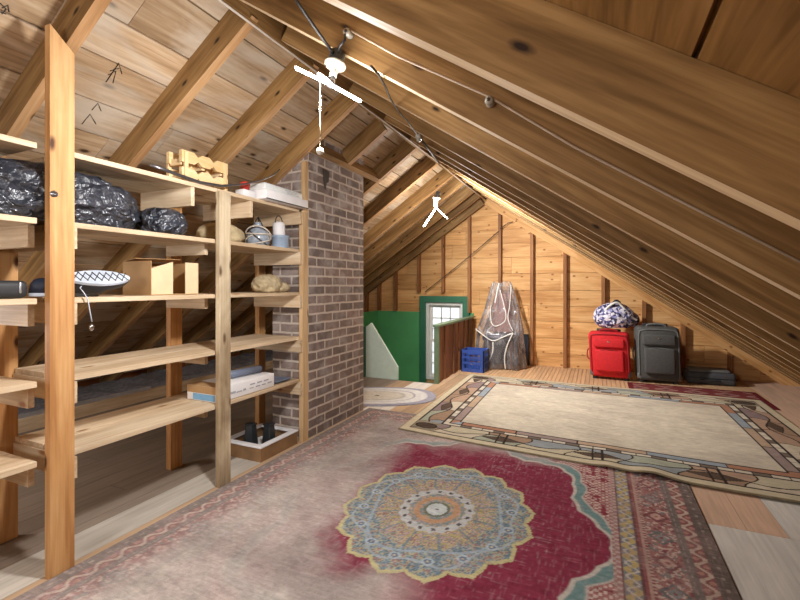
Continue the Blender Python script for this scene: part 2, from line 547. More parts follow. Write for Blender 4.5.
# floor -------------------------------------------------------------
def fc(r, g, b): return srgb(r, g, b)
fl = MB()
def boards(x0, x1, y0, y1, w, c, along='y', var=0.10, gap=0.0025, L=None, z=0.0):
    t = x0 if along == 'y' else y0
    end = x1 if along == 'y' else y1
    while t < end - 1e-4:
        e = min(t + w, end)
        if end - e < w * 0.3: e = end
        k = 1 + random.uniform(-var, var)
        cc = tuple(min(1, v * k) for v in c[:3]) + (1,)
        s0, s1 = (y0, y1) if along == 'y' else (x0, x1)
        cuts = [s0]
        if L:
            q = s0 + random.uniform(0.3, 1.0) * L
            while q < s1 - 0.2: cuts.append(q); q += L * random.uniform(0.8, 1.2)
        cuts.append(s1)
        for p, q in zip(cuts[:-1], cuts[1:]):
            if along == 'y': fl.box(t + gap / 2, e - gap / 2, p + gap / 2, q - gap / 2, z - 0.02, z, 'y', col=cc)
            else: fl.box(p + gap / 2, q - gap / 2, t + gap / 2, e - gap / 2, z - 0.02, z, 'x', col=cc)
        t = e
HX0, HX1, HY0 = -3.2, -1.665, 4.58     # stairwell opening
GREY = fc(136, 122, 108); PALE = fc(196, 188, 176); TAN = fc(190, 160, 128); WHITE = fc(214, 210, 202)
PINK = fc(212, 178, 152); RIB = fc(206, 168, 128); CREAMB = fc(226, 218, 206)
boards(-5.0, -2.1, YB, 4.58, 0.135, GREY, L=2.6)
boards(-2.1, -1.9, YB, 2.35, 0.2, PALE, L=2.2)
boards(-2.1, -1.9, 2.35, 4.58, 0.2, TAN)
boards(-1.9, 0.45, YB, 3.35, 0.14, TAN, L=2.4)
boards(-1.9, HX1, 3.35, 4.58, 0.12, CREAMB)
boards(HX1, 0.45, 3.35, 5.2, 0.11, TAN)
boards(-5.0, HX0, 4.58, 6.2, 0.14, GREY)
boards(HX1, 1.5, 5.2, 6.22, 0.045, RIB, var=0.07, gap=0.004)
boards(0.45, 2.3, YB, 2.42, 1.1, WHITE, var=0.03)
boards(0.45, 0.76, 2.42, 3.1, 0.16, PINK)
boards(0.76, 2.3, 2.42, 3.1, 0.9, WHITE, var=0.03)
boards(0.45, 2.3, 3.1, 5.2, 0.3, PINK, L=1.3)
boards(1.5, 2.3, 5.2, 6.22, 0.3, PINK)
fl.box(-5.0, HX0, YB, 6.3, -0.06, -0.021, col=GREY)
fl.box(HX0, HX1, YB, HY0, -0.06, -0.021, col=GREY)
fl.box(HX1, 2.35, YB, 6.3, -0.06, -0.021, col=GREY)
struct('floor', fl, 'floor_board')

# roof boards ---------------------------------------------------------
def roof(side):
    mb = MB()
    d, n, z0 = (DR, NR, ZR) if side == 'right' else (DL, NL, ZL)
    o = Vector((RX, YB, z0)) + n * DEP
    top = 4.35
    t = -0.02 if side == 'right' else -0.06
    while t < top:
        w = random.uniform(0.19, 0.25)
        g = 0.009
        y = YB
        while y < YE:
            L = random.uniform(2.2, 4.2)
            e = min(y + L, YE)
            mb.obox(o + d * t + Vector((0, y - YB, 0)), (0, e - y - 0.002, 0), d * (w - g), n * 0.022)
            y = e
        t += w
    # weather skin above the boards
    mb.obox(o + n * 0.022 + d * -0.1, (0, YE - YB, 0), d * 4.6, n * 0.03)
    return mb
rl_ = roof('left')
def lp(px, py):
    r = atd(px, py, 1.0) - Cc
    o_ = Vector((RX, 0, ZL)) + NL * (DEP - 0.0015)
    return Cc + r * ((o_ - Cc).dot(NL) / r.dot(NL))
for poly in (((106, 82), (119, 63), (122, 74)), ((108, 75), (116, 71), (113, 83)), ((110, 71), (120, 68)), ((82, 124), (90, 114), (96, 124)), ((92, 110), (98, 103), (101, 111)),
             ((0, 3), (6, 9), (2, 14)), ((2, 8), (8, 5), (9, 12)), ((0, 12), (6, 14))):
    rl_.tube([lp(*p) for p in poly], 0.0022, 5, mat='wire_dark')
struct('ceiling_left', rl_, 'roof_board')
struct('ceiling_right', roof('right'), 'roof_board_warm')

# rafters ---------------------------------------------------------------
RW = 0.045
def rafter(side, y, s0=0.0, s1=4.3, dep=DEP, w=RW, drop=0.0):
    d, n, z0 = (DR, NR, ZR) if side == 'right' else (DL, NL, ZL)
    mb = MB()
    o = Vector((RX, y, z0 - drop)) + d * s0 + n * 0.001
    mb.obox(o, d * (s1 - s0), Vector((0, w, 0)), n * (dep - 0.002), mat='rafter')
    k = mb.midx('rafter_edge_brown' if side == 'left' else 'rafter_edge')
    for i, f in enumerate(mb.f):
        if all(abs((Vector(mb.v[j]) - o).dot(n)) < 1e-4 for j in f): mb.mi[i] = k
    return struct('rafter', mb, None)
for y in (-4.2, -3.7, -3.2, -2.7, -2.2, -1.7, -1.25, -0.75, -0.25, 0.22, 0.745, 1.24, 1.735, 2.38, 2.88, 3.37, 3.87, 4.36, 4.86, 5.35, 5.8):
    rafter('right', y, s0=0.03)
LY = (-4.2, -3.7, -3.15, -2.6, -2.1, -1.55, -1.0, -0.5, 0.02, 0.53, 1.05, 1.58, 2.065, 2.555, 3.06, 3.62, 4.16, 4.69, 5.12, 5.6, 5.95)
for b in LY:
    y = b - RW
    if 2.56 < b < 3.4:      # the jack rafter stops at the chimney header
        rafter('left', y, s0=0.03, s1=0.435)
        rafter('left', y, s0=1.0)
    else:
        rafter('left', y, s0=-0.03)
hd = MB()
for s in (0.436, 0.95):
    o = Vector((RX, 2.556, ZL)) + DL * s
    hd.obox(o, (0, 1.018, 0), DL * 0.045, NL * DEP)
struct('chimney_header_beam', hd, 'rafter')
rb = MB(); rb.box(RX - 0.012, RX + 0.012, YB, YE, ZR - 0.02, ZR + 0.14, 'y')
struct('ridge_beam', rb, 'rafter')

# far gable --------------------------------------------------------------
GY = 6.22
WX0, WX1, WZ0, WZ1 = -2.38, -1.80, -0.33, 0.84
def gable_x(z):   # half-width limits of the gable at height z
    return RX - (ZL + 0.1 - z) / SL - 0.05, RX + (ZR + 0.1 - z) / SL + 0.05
g = MB()
z = -1.3
while z < 2.6:
    w = random.uniform(0.19, 0.24)
    xa, xb = gable_x(max(z, 0.0))
    xa = max(xa, -5.0)
    cuts = [xa]
    q = xa + random.uniform(0.4, 1.6)
    while q < xb - 0.4: cuts.append(q); q += random.uniform(1.4, 2.6)
    cuts.append(xb)
    for p, q in zip(cuts[:-1], cuts[1:]):
        segs = [(p, q)]
        if z + w > WZ0 and z < WZ1:
            segs = [(a, b) for a, b in ((p, min(q, WX0)), (max(p, WX1), q)) if b - a > 0.01]
        for a, b in segs:
            g.box(a, b - 0.002, GY, GY + 0.022, z + 0.0025, z + w - 0.0025, 'x')
    if z < WZ0 < z + w: g.box(WX0 + 0.001, WX1 - 0.003, GY, GY + 0.022, z + 0.0025, WZ0, 'x')
    if z < WZ1 < z + w: g.box(WX0 + 0.001, WX1 - 0.003, GY, GY + 0.022, WZ1, z + w - 0.0025, 'x')
    z += w
# outer sheathing with the window hole
for a, b, c, d in ((-5.1, WX0, -1.3, 2.7), (WX1, 2.4, -1.3, 2.7), (WX0, WX1, -1.3, WZ0), (WX0, WX1, WZ1, 2.7)):
    g.box(a, b, GY + 0.023, GY + 0.09, c, d, 'x')
struct('wall_far', g, 'gable_board')
for x in (-4.3, -3.86, -3.40, -3.17, -2.885, -2.49, -2.10, -1.70, -1.26, -0.825, -0.40, 0.06, 0.52, 0.93, 1.395):
    ztop = (zl(x) if x < RX else zr(x)) - 0.0
    z0 = 0.0
    if -3.25 < x < -1.66: z0 = 0.70
    if -2.52 < x < -1.72: z0 = 0.99
    sb = MB(); sb.box(x - 0.02, x + 0.022, GY - 0.07, GY, z0, ztop, 'z')
    struct('wall_stud', sb, 'stud')
for side in ('left', 'right'):   # end rafters set against the gable, a little lower than the rest
    d, n, z0 = (DR, NR, 2.24) if side == 'right' else (DL, NL, 2.24)
    mb = MB(); mb.obox(Vector((RX, GY - 0.115, z0)) + n * 0.001, d * 4.2, Vector((0, 0.045, 0)), n * 0.17)
    struct('rafter', mb, 'gable_board' if side == 'right' else 'rafter')
# back gable and eave closers
bk = MB(); bk.box(-5.1, 2.4, YB - 0.05, YB, -0.1, 2.8, 'x'); struct('wall_back', bk, 'gable_dark')
ev = MB(); ev.box(-5.12, -5.02, YB, YE, -0.1, 0.5); struct('wall_left', ev, 'gable_dark')
ev = MB(); ev.box(2.36, 2.44, YB, YE, -0.1, 0.4); struct('wall_right', ev, 'gable_dark')

# stairwell ----------------------------------------------------------------
st = MB()
st.box(HX0, WX0 - 0.1, GY - 0.02, GY - 0.002, -1.3, 0.69, 'x')
st.box(WX1 + 0.1, HX1 + 0.02, GY - 0.02, GY - 0.002, -1.3, 0.69, 'x')
st.box(WX0 - 0.1, WX1 + 0.1, GY - 0.02, GY - 0.002, -1.3, WZ0 - 0.08, 'x')
st.box(HX0 - 0.03, HX0, HY0, GY, -1.3, 0.69, 'y')
st.box(HX1, HX1 + 0.02, HY0, GY, -1.3, -0.061, 'y')
st.box(HX0, HX1, HY0 - 0.02, HY0 - 0.001, -1.3, -0.061, 'x')
struct('wall_stair', st, 'green_paint')
sf = MB()
for i in range(6):
    sf.box(HX0 + i * 0.25, HX0 + (i + 1) * 0.25 + 0.02, HY0, GY - 0.02, -1.3, -1.25 + 0.0 - 0.0 + 0.18 * (5 - i) * 0.0 + 0.001 * i, 'y', col=TAN)
struct('floor_stair', sf, 'floor_board')

# window ---------------------------------------------------------------------
def window():
    root = bpy.data.objects.new('window_1', None); COL.objects.link(root); root.location = ((WX0 + WX1) / 2, GY, WZ0)
    tag(root, kind='structure')
    c = MB()
    k = 0.095
    c.box(WX0 - k, WX0, GY - 0.06, GY - 0.0, WZ0 - 0.05, WZ1 + k, 'z')
    c.box(WX1, WX1 + k, GY - 0.06, GY - 0.0, WZ0 - 0.05, WZ1 + k, 'z')
    c.box(WX0, WX1, GY - 0.06, GY - 0.0, WZ1, WZ1 + k, 'x')
    c.box(WX0 - k - 0.02, WX1 + k + 0.02, GY - 0.09, GY, WZ0 - 0.075, WZ0 - 0.05, 'x')
    tag(c.build('window_casing', 'dark_green_paint', root, bevel=0.004), kind='structure')
    f = MB()
    t = 0.045
    f.box(WX0, WX0 + t, GY - 0.02, GY + 0.08, WZ0, WZ1, 'z')
    f.box(WX1 - t, WX1, GY - 0.02, GY + 0.08, WZ0, WZ1, 'z')
    f.box(WX0 + t, WX1 - t, GY - 0.02, GY + 0.08, WZ1 - t, WZ1, 'x')
    f.box(WX0 + t, WX1 - t, GY - 0.02, GY + 0.08, WZ0, WZ0 + 0.05, 'x')
    tag(f.build('window_frame', 'white_paint', root, bevel=0.003), kind='structure')
    zm = 0.24
    for nm, za, zb, yy in (('upper', zm, WZ1 - t, GY + 0.045), ('lower', WZ0 + 0.05, zm + 0.035, GY + 0.012)):
        s = MB(); xa, xb = WX0 + t, WX1 - t; u = 0.035
        s.box(xa, xa + u, yy, yy + 0.03, za, zb, 'z'); s.box(xb - u, xb, yy, yy + 0.03, za, zb, 'z')
        s.box(xa + u, xb - u, yy, yy + 0.03, za, za + u, 'x'); s.box(xa + u, xb - u, yy, yy + 0.03, zb - u, zb, 'x')
        iw = (xb - xa - 2 * u)
        for i in (1, 2):
            x = xa + u + iw * i / 3; s.box(x - 0.008, x + 0.008, yy + 0.004, yy + 0.026, za + u, zb - u, 'z')
        ih = zb - za - 2 * u
        for i in (1, 2):
            zz = za + u + ih * i / 3; s.box(xa + u, xb - u, yy + 0.004, yy + 0.026, zz - 0.008, zz + 0.008, 'x')
        tag(s.build('window_sash', 'white_paint', root), kind='structure')
        p = MB(); p.box(xa + u * 0.5, xb - u * 0.5, yy + 0.013, yy + 0.017, za + u * 0.5, zb - u * 0.5, 'z')
        tag(p.build('window_pane', 'window_glass', root), kind='structure')
window()

# half wall beside the stairs -----------------------------------------------
hw = thing('half_wall', 'low brown plank half wall with a pale green cap beside the stairwell', 'half wall', (-1.635, 4.58, 0))
for i, (name) in enumerate(['board_panel']):
    m = MB(); y = 4.62; k = 0
    while y < GY - 0.08:
        w = random.choice((0.1, 0.13, 0.17)); e = min(y + w, GY - 0.075)
        m.box(-1.662, -1.622 if k % 2 == 0 else -1.634, y, e - 0.003, 0.0, 0.63, 'z'); y = e; k += 1
    m.build(name, 'half_wall_board', hw)
m = MB(); m.box(-1.68, -1.60, 4.575, GY - 0.072, 0.63, 0.658, 'y'); m.build('cap_rail', 'cap_green', hw, bevel=0.004)
m = MB(); m.box(-1.665, -1.61, 4.58, 4.62, 0.0, 0.63, 'z'); m.build('end_post', 'cap_green', hw, bevel=0.003)

# pale mint guard panel and the dark green stub post
m = MB()
m.prism([(-2.53, 0), (-2.114, 0), (-2.114, 0.15), (-2.46, 0.648), (-2.53, 0.6)], (0, 4.585, 0), (1, 0, 0), (0, 0, 1), (0, 0.03, 0))
tag(m.build('guard_panel', 'mint_paint', None, loc=(-2.3, 4.6, 0)), 'pale mint sloped guard panel standing at the edge of the stairwell', 'panel')
m = MB(); m.box(-2.72, -2.535, 4.585, 4.64, 0.0, 0.60, 'z'); m.box(-2.60, -2.535, 4.575, 4.585, 0, 0.12, 'z')
tag(m.build('newel_post', 'dark_green_paint', None, loc=(-2.62, 4.6, 0)), 'dark green post at the stairwell edge between chimney and mint panel', 'post')

# chimney -----------------------------------------------------------------------
ch = thing('chimney', 'tall reddish brown brick chimney with pale mortar rising through the roof', 'chimney', (-2.12, 2.95, 0))
m = MB()
x0, x1, y0, y1, zt = -2.20, -1.88, 2.558, 3.36, 2.62
for (a, b, ga, gb) in (((x1, y0), (x1, y1), 0, y1 - y0), ((x0, y0), (x1, y0), 3.05, 3.05 + x1 - x0), ((x1, y1), (x0, y1), 5.0, 5.0 + x1 - x0), ((x0, y1), (x0, y0), 7.0, 7.0 + y1 - y0)):
    m.add([(a[0], a[1], 0), (b[0], b[1], 0), (b[0], b[1], zt), (a[0], a[1], zt)], [(0, 1, 2, 3)], [(ga, 0, 0), (gb, 0, 0), (gb, zt, 0), (ga, zt, 0)])
m.add([(x0, y0, zt), (x1, y0, zt), (x1, y1, zt), (x0, y1, zt)], [(0, 1, 2, 3)])
m.build('brickwork', 'brick', ch)
m = MB(); m.prism([(0, 0), (0.085, -0.01), (0.075, -0.09), (0.05, -0.10), (0.035, -0.155), (0.015, -0.12)], (-1.879, 2.735, 1.975), (0, 1, 0), (0, 0, 1), (0.004, 0, 0))
tag(m.build('tar_flap', 'black_rubber', ch), 'black tar paper scrap')

# insulation at the eave, its kerb board and a metal strip
ins = MB()
nx, ny = 10, 120
vs = []
for j in range(ny + 1):
    for i in range(nx + 1):
        x = -4.85 + 0.9 * i / nx; y = -1.0 + 7.0 * j / ny
        h = 0.10 + 0.035 * mnoise.noise(Vector((x * 7, y * 7, 0))) + 0.02 * mnoise.noise(Vector((x * 22, y * 22, 3)))
        vs.append((x, y, 0.0 if i in (0, nx) or j in (0, ny) else min(h, zl(x) - 0.04)))
fs = [(j * (nx + 1) + i, j * (nx + 1) + i + 1, (j + 1) * (nx + 1) + i + 1, (j + 1) * (nx + 1) + i) for j in range(ny) for i in range(nx)]
ins.add(vs, fs, smooth=True)
tag(ins.build('insulation', 'insulation'), 'grey loose insulation lying along the low eave behind the shelves', 'insulation', kind='stuff')
kb = MB(); kb.box(-3.95, -3.91, -1.0, 6.0, 0.0, 0.10, 'y'); struct('trim_1', kb, 'shelf_board')
m = MB(); m.obox((-3.99, 1.6, 0.112), (0.03, 1.22, 0.0), (0.055, 0, 0), (0, 0, 0.008)); m.obox((-3.94, 1.6, 0.102), (0.03, 1.22, 0), (0.008, 0, 0), (0, 0, 0.03))
tag(m.build('metal_strip', 'silver', None, loc=(-3.95, 2.2, 0.1)), 'long silver metal strip lying along the eave behind the shelves', 'metal strip')

# ------------------------------------------------------------------ the shelving
sh = thing('storage_shelving', 'tall open pine storage shelving with five levels of boards beside the chimney', 'shelving', (-2.08, 1.3, 0))
def part(name, mb, mat, label=None, root=sh, bevel=0.0):
    o = mb.build(name, mat, root, bevel=bevel)
    if label: o['label'] = label
    return o
m = MB(); m.prism([(0.94, 0), (1.024, 0), (1.024, 2.0), (0.94, 2.075)], (-1.893, 0, 0), (0, 1, 0), (0, 0, 1), (0.033, 0, 0))
# grain runs up the post
for i in range(len(m.gc)): m.gc[i] = (m.v[i][2], m.v[i][1] + 3, m.v[i][0] + 7)
part('post', m, 'post_orange', 'wide front post with a sloped sawn top')
m = MB(); m.box(-1.893, -1.86, 1.742, 1.82, 0, 1.61, 'z'); part('post', m, 'post_grey', 'weathered grey front post', bevel=0.003)
m = MB(); m.box(-1.91, -1.876, 2.492, 2.555, 0, 1.61, 'z'); m.box(-1.91, -1.876, 2.515, 2.555, 1.61, 1.975, 'z'); part('post', m, 'post_pale', bevel=0.002)
for a, b in ((0.90, 1.045), (1.79, 1.87), (2.53, 2.60)):
    m = MB(); m.box(-2.345, -2.305, a, b, 0, 1.61, 'z'); part('post', m, 'post_orange', bevel=0.003)
LEV = (0.443, 0.74, 1.05, 1.35, 1.63)
for z in LEV:
    for ya, yb in ((-0.55, 0.92), (1.03, 1.765), (1.767, 2.488)):
        for xa, xb in ((-2.085, -1.902), (-2.30, -2.09)):
            m = MB(); m.box(xa, xb, ya, yb, z - 0.022, z, 'y'); part('shelf_board', m, 'shelf_board', bevel=0.002)
    for ya, yb in ((0.917, 0.939), (1.024, 1.046), (2.47, 2.491)):
        if z > 1.6 and ya < 1.1: continue
        m = MB(); m.box(-2.30, -1.882 if ya > 1 else -1.96, ya, yb, z - 0.022 - 0.085, z - 0.0225, 'x'); part('cleat', m, 'shelf_board')
for ya in (1.60, 2.02):
    m = MB(); m.box(-2.30, -1.91, ya, ya + 0.022, 1.63 - 0.12, 1.6075, 'x'); part('cleat', m, 'shelf_board')
for z in LEV[:4]:
    m = MB(); m.box(-2.30, -1.99, 1.756, 1.778, z - 0.022 - 0.06, z - 0.0225, 'x'); part('cleat', m, 'shelf_board')
m = MB()
p = at(54, 194, X=-1.86)
m.lathe((-1.86, p.y, p.z), [(0.013, 0.0), (0.013, 0.002), (0.006, 0.003), (0.006, 0.007), (0.0, 0.008)], 14, axis=(1, 0, 0)); part('bolt', m, 'grey_metal')

# ------------------------------------------------------------------ things on the shelves
def solid(name, mb, mat, label, cat, loc, group=None, bevel=0.0):
    return tag(mb.build(name, mat, None, loc=loc, bevel=bevel), label, cat, group)

# black bags on the second board from the top
def bag(name, label, c, size, seed, amp=0.10):
    root = thing(name, label, 'bag', (c[0], c[1], 1.351))
    m = MB(); m.blob((c[0], c[1], 1.3515 + 0.78 * size[2]), size, sub=5, amp=amp, freq=2.4, seed=seed, flat=-0.78, boxy=0.85)
    m.build('bag_body', 'bag_black', root)
    return root
r1 = bag('plastic_bag', 'large crumpled shiny black plastic bag lying on the shelf behind the wide front post', (-2.085, 1.06, 0), (0.165, 0.30, 0.124), 1, 0.13)
r2 = bag('plastic_bag', 'smaller knotted black plastic bag right of the large black bag', (-2.03, 1.515, 0), (0.12, 0.09, 0.072), 5, 0.12)
m = MB(); m.tube([(-2.0, 1.40, 1.42), (-1.99, 1.425, 1.425), (-1.99, 1.45, 1.42)], [0.03, 0.012, 0.028], 10); m.build('bag_knot', 'bag_black', r2)

# wooden rack on the top board: notched slats in two tiers
wr = thing('wine_rack', 'small two tier pale wooden rack with notched slats on the top shelf', 'rack', (-2.03, 1.68, 1.63))
def notched(y0, y1, z0, x, w=0.02):
    n = 3; L = (y1 - y0) / n
    top, bot = [], []
    for i in range(n):
        a, b = y0 + i * L, y0 + (i + 1) * L
        k = 0.026
        bot += [(a + (k if i else 0), z0), (b - (k if i < n - 1 else 0), z0)]
        if i < n - 1: bot.append((b, z0 + 0.020))
        top += [(a + (k if i else 0), z0 + 0.062), (b - (k if i < n - 1 else 0), z0 + 0.062)]
        if i < n - 1: top.append((b, z0 + 0.042))
    m = MB(); m.prism(bot + top[::-1], (x, 0, 0), (0, 1, 0), (0, 0, 1), (w, 0, 0)); return m
for tier in (0, 1):
    z0 = 1.648 + tier * 0.088
    for x in (-1.965, -2.06): notched(1.575, 1.88, z0, x).build('slat', 'pale_pine', wr)
    for y in (1.585, 1.715, 1.845):
        m = MB(); m.box(-2.045, -1.966, y, y + 0.02, z0 - 0.012, z0 + 0.022, 'x'); m.build('crossbar', 'pale_pine', wr)
for y in (1.585, 1.845):
    for x in (-1.945, -2.072):
        m = MB(); m.box(x, x + 0.012, y, y + 0.02, 1.6305, 1.79, 'z'); m.build('upright', 'pale_pine', wr)

m = MB(); m.tube([at(150, 165, X=-1.915), at(165, 170, X=-1.915), at(200, 182.5, X=-1.90), at(222, 186, X=-1.895), at(245, 184, X=-1.87), at(262, 180, X=-1.87), at(274, 175, X=-1.9), at(280, 169, X=-1.92)], [0.008, 0.009, 0.009, 0.008, 0.005, 0.005, 0.005, 0.003], 8)
solid('metal_rod', m, 'grey_metal', 'long thin bent grey metal rod lying along the front of the top shelf', 'rod', (-1.9, 1.7, 1.63))

wb = thing('storage_box', 'wide flat white cardboard box on the top shelf next to the chimney', 'box', (-1.97, 2.3, 1.631))
m = MB(); m.rbox((-1.966, 2.300, 1.661), (0.24, 0.42, 0.058), 0.004, 2); m.build('carton', 'white_card', wb)
m = MB(); m.box(-1.847, -1.8435, 2.09, 2.51, 1.6305, 1.6365, 'y'); m.build('base_edge', 'luggage_black', wb)
pp = thing('wrapped_parcel', 'flat silvery white wrapped parcel lying on top of the white box', 'parcel', (-1.97, 2.31, 1.691))
m = MB()
m.rbox((-1.975, 2.30, 1.716), (0.20, 0.38, 0.048), 0.012, 3, taper=lambda p: Vector((p.x, p.y, p.z + 0.006 * mnoise.noise(p * 25)))); m.build('wrapping', 'pearl_wrap', pp)
m = MB()
for i in range(3):
    m = MB(); m.box(-1.876, -1.8735, 2.30 + i * 0.012, 2.42 + i * 0.012, 1.722 - i * 0.008, 1.7245 - i * 0.008, 'y'); m.build('printed_line', 'print_grey', pp)
rc = thing('small_carton', 'small white carton with a red top on the shelf beside the white box', 'carton', (-1.95, 2.02, 1.631))
m = MB(); m.rbox((-1.95, 2.02, 1.652), (0.07, 0.09, 0.042), 0.004, 2); m.build('carton', 'white_card', rc)
m = MB(); m.lathe((-1.95, 2.02, 1.6735), [(0.026, 0), (0.026, 0.03), (0.03, 0.03), (0.03, 0.045), (0.024, 0.05)], 20); m.build('cap', 'red_plastic', rc)

# second board from the top, right bay
bc = MB(); bc.blob((-2.11, 1.99, 1.3515 + 0.055), (0.10, 0.15, 0.07), sub=4, amp=0.07, freq=1.8, seed=3, flat=-0.78)
solid('cushion', bc, 'beige_cloth', 'lumpy beige cloth cushion behind the weathered grey post', 'cushion', (-2.11, 1.99, 1.351))
cj = thing('glass_jar', 'round glass jar wound with wire on the shelf beside the beige cushion', 'jar', (-2.02, 2.21, 1.351))
m = MB(); m.lathe((-2.02, 2.21, 1.3515), [(0.05, 0), (0.068, 0.012), (0.076, 0.045), (0.072, 0.08), (0.05, 0.108), (0.026, 0.12), (0.022, 0.15), (0.026, 0.155)], 24); m.build('glass', 'jar_grey', cj)
for i, (tl, ph) in enumerate(((0.3, 0.0), (-0.4, 1.2), (0.7, 2.1), (-0.8, 0.5), (0.1, 0.8))):
    m = MB(); pts = []
    for k in range(28):
        a = 2 * math.pi * k / 28
        v = Vector((0.080 * math.cos(a), 0.080 * math.sin(a), 0))
        v = Matrix.Rotation(tl, 3, 'X') @ Matrix.Rotation(ph, 3, 'Z') @ v
        v = Matrix.Rotation(ph, 3, 'Z') @ v
        pts.append(Vector((-2.02, 2.21, 1.41 + 0.012 * (i - 2))) + v)
        pts[-1].z = max(1.357, pts[-1].z)
    m.tube(pts, 0.0045, 6, closed=True); m.build('wire_loop', 'wire_dark' if i == 2 else 'wire_pale', cj)
m = MB()
for k in range(3):
    a = k * 2.1
    m.tube([(-2.02 + 0.055 * math.cos(a), 2.21 + 0.055 * math.sin(a), 1.455), (-2.02 + 0.02 * math.cos(a), 2.21 + 0.02 * math.sin(a), 1.51), (-2.02, 2.21, 1.545)], 0.004, 6)
m.build('wire_neck', 'wire_dark', cj)
tn = thing('storage_tin', 'pale blue round tin on the shelf next to the post by the chimney', 'tin', (-1.985, 2.385, 1.351))
m = MB(); m.lathe((-1.985, 2.385, 1.3515), [(0.056, 0), (0.058, 0.004), (0.058, 0.07), (0.06, 0.071), (0.06, 0.084), (0.056, 0.086)], 28); m.build('tin_body', 'pale_blue_tin', tn)
wl = thing('bottle', 'small white bottle with a wire handle standing on the blue tin', 'bottle', (-1.985, 2.37, 1.438))
m = MB(); m.lathe((-1.985, 2.37, 1.438), [(0.04, 0), (0.042, 0.004), (0.042, 0.075), (0.03, 0.09), (0.02, 0.094)], 24); m.build('bottle_body', 'white_card', wl)
m = MB(); m.tube([Vector((-1.985, 2.37 + 0.036 * math.cos(a), 1.522 + 0.05 * math.sin(a))) for a in [math.pi * k / 12 for k in range(13)]], 0.0035, 6); m.build('handle', 'wire_dark', wl)

# third board: case, shoes, cardboard box, cloth
cs = thing('hard_case', 'low black zipped case on the shelf left of the wide front post', 'case', (-2.0, 0.815, 1.051))
m = MB(); m.rbox((-2.02, 0.81, 1.051 + 0.033), (0.2, 0.19, 0.065), 0.02, 4); m.build('case_body', 'luggage_black', cs)
m = MB(); m.rbox((-1.9185, 0.80, 1.095), (0.006, 0.012, 0.03), 0.002, 2); m.build('clasp', 'silver', cs); m = MB(); m.rbox((-1.9185, 0.875, 1.09), (0.006, 0.006, 0.04), 0.002, 2); m.build('clasp', 'silver', cs)

def shoe(label, c, yaw, roll, detail):
    root = thing('shoe', label, 'shoe', (c[0], c[1], 1.051))
    R = Matrix.Rotation(yaw, 3, 'Z') @ Matrix.Rotation(roll, 3, 'X')
    C0 = Vector(c)
    # sole in the local x-y plane, upper grows to +z
    outl = []
    for k in range(40):
        a = 2 * math.pi * k / 40
        x = 0.125 * math.cos(a); w = 0.042 - 0.007 * math.cos(2 * a) + 0.006 * math.cos(a)
        outl.append((x, w * math.sin(a)))
    T = lambda p: C0 + R @ Vector(p)
    m = MB(); m.prism(outl, T((0, 0, 0)), R @ Vector((1, 0, 0)), R @ Vector((0, 1, 0)), R @ Vector((0, 0, 0.016))); m.build('sole', 'ice_blue', root, bevel=0.003)
    m = MB()
    vs, fs = [], []
    rings = [(1.0, 0.016), (0.97, 0.035), (0.88, 0.055), (0.72, 0.07), (0.45, 0.078)]
    for s, h in rings:
        for x, y in outl: vs.append(T((x * (s if x > 0 else (s + 1) / 2), y * s, h * (1.0 if x < 0.03 else 0.75))))
    n = len(outl)
    for i in range(len(rings) - 1):
        for k in range(n): fs.append((i * n + k, i * n + (k + 1) % n, (i + 1) * n + (k + 1) % n, (i + 1) * n + k))
    fs.append(tuple((len(rings) - 1) * n + k for k in range(n)))
    m.add(vs, fs, smooth=True); m.build('upper', 'navy_plastic', root)
    if detail:
        m = MB()
        for k in range(-4, 5):
            x = k * 0.025
            for sg in (1, -1):
                m.tube([T((x - 0.014, -0.030 * sg, -0.0015)), T((x + 0.014, 0.030 * sg, -0.0015))], 0.0018, 5)
        m.build('tread', 'wire_dark', root)
        m = MB(); m.tube([T((-0.04, -0.02, 0.06)), at(80, 288, X=-1.90), at(84, 293, X=-1.885), at(88, 300, X=-1.884), at(90, 312, X=-1.884), at(92, 322, X=-1.884)], 0.0022, 6)
        lc = m.build('lace', 'ice_blue', root)
        m = MB(); m.lathe(at(91.5, 331, X=-1.884), [(0.003, 0), (0.009, 0.008), (0.010, 0.02), (0.004, 0.03)], 12); m.build('lace_clip', 'chrome', lc)
    return root
shoe('dark navy shoe lying upturned with its pale lattice sole showing', (-1.955, 1.165, 1.136), math.radians(72), math.radians(-143), True)
shoe('dark navy shoe lying flat behind the pale lattice sole', (-2.10, 1.12, 1.0515), math.radians(75), 0.0, False)

cb = thing('cardboard_box', 'open brown cardboard box with a slotted front on the third shelf', 'box', (-2.03, 1.52, 1.051))
bx0, bx1, by0, by1, bz0, bz1 = -2.13, -1.925, 1.39, 1.66, 1.0515, 1.215
m = MB()
m.box(bx0, bx1, by0, by1, bz0, bz0 + 0.004, 'y'); m.box(bx0, bx0 + 0.004, by0, by1, bz0 + 0.004, bz1, 'y')
m.box(bx0 + 0.004, bx1, by0, by0 + 0.004, bz0 + 0.004, bz1, 'x'); m.box(bx0 + 0.004, bx1, by1 - 0.004, by1, bz0 + 0.004, bz1, 'x')
m.build('carton', 'card', cb)
m = MB()
m.prism([(by0 + 0.004, bz0 + 0.004), (by0 + 0.118, bz0 + 0.004), (by0 + 0.118, bz1), (by0 + 0.004, bz1 - 0.035)], (bx1 - 0.004, 0, 0), (0, 1, 0), (0, 0, 1), (0.004, 0, 0))
m.build('front_flap', 'card_pale', cb)
m = MB(); m.box(bx1 - 0.004, bx1, by0 + 0.19, by1 - 0.004, bz0 + 0.004, bz1, 'z'); m.build('front_flap', 'card_pale', cb)
m = MB(); m.obox((bx0, by0 + 0.004, bz1 + 0.001), (0, by1 - by0 - 0.02, 0.006), (0.09, 0, 0.012), (0, 0, 0.003)); m.build('top_flap', 'card', cb)

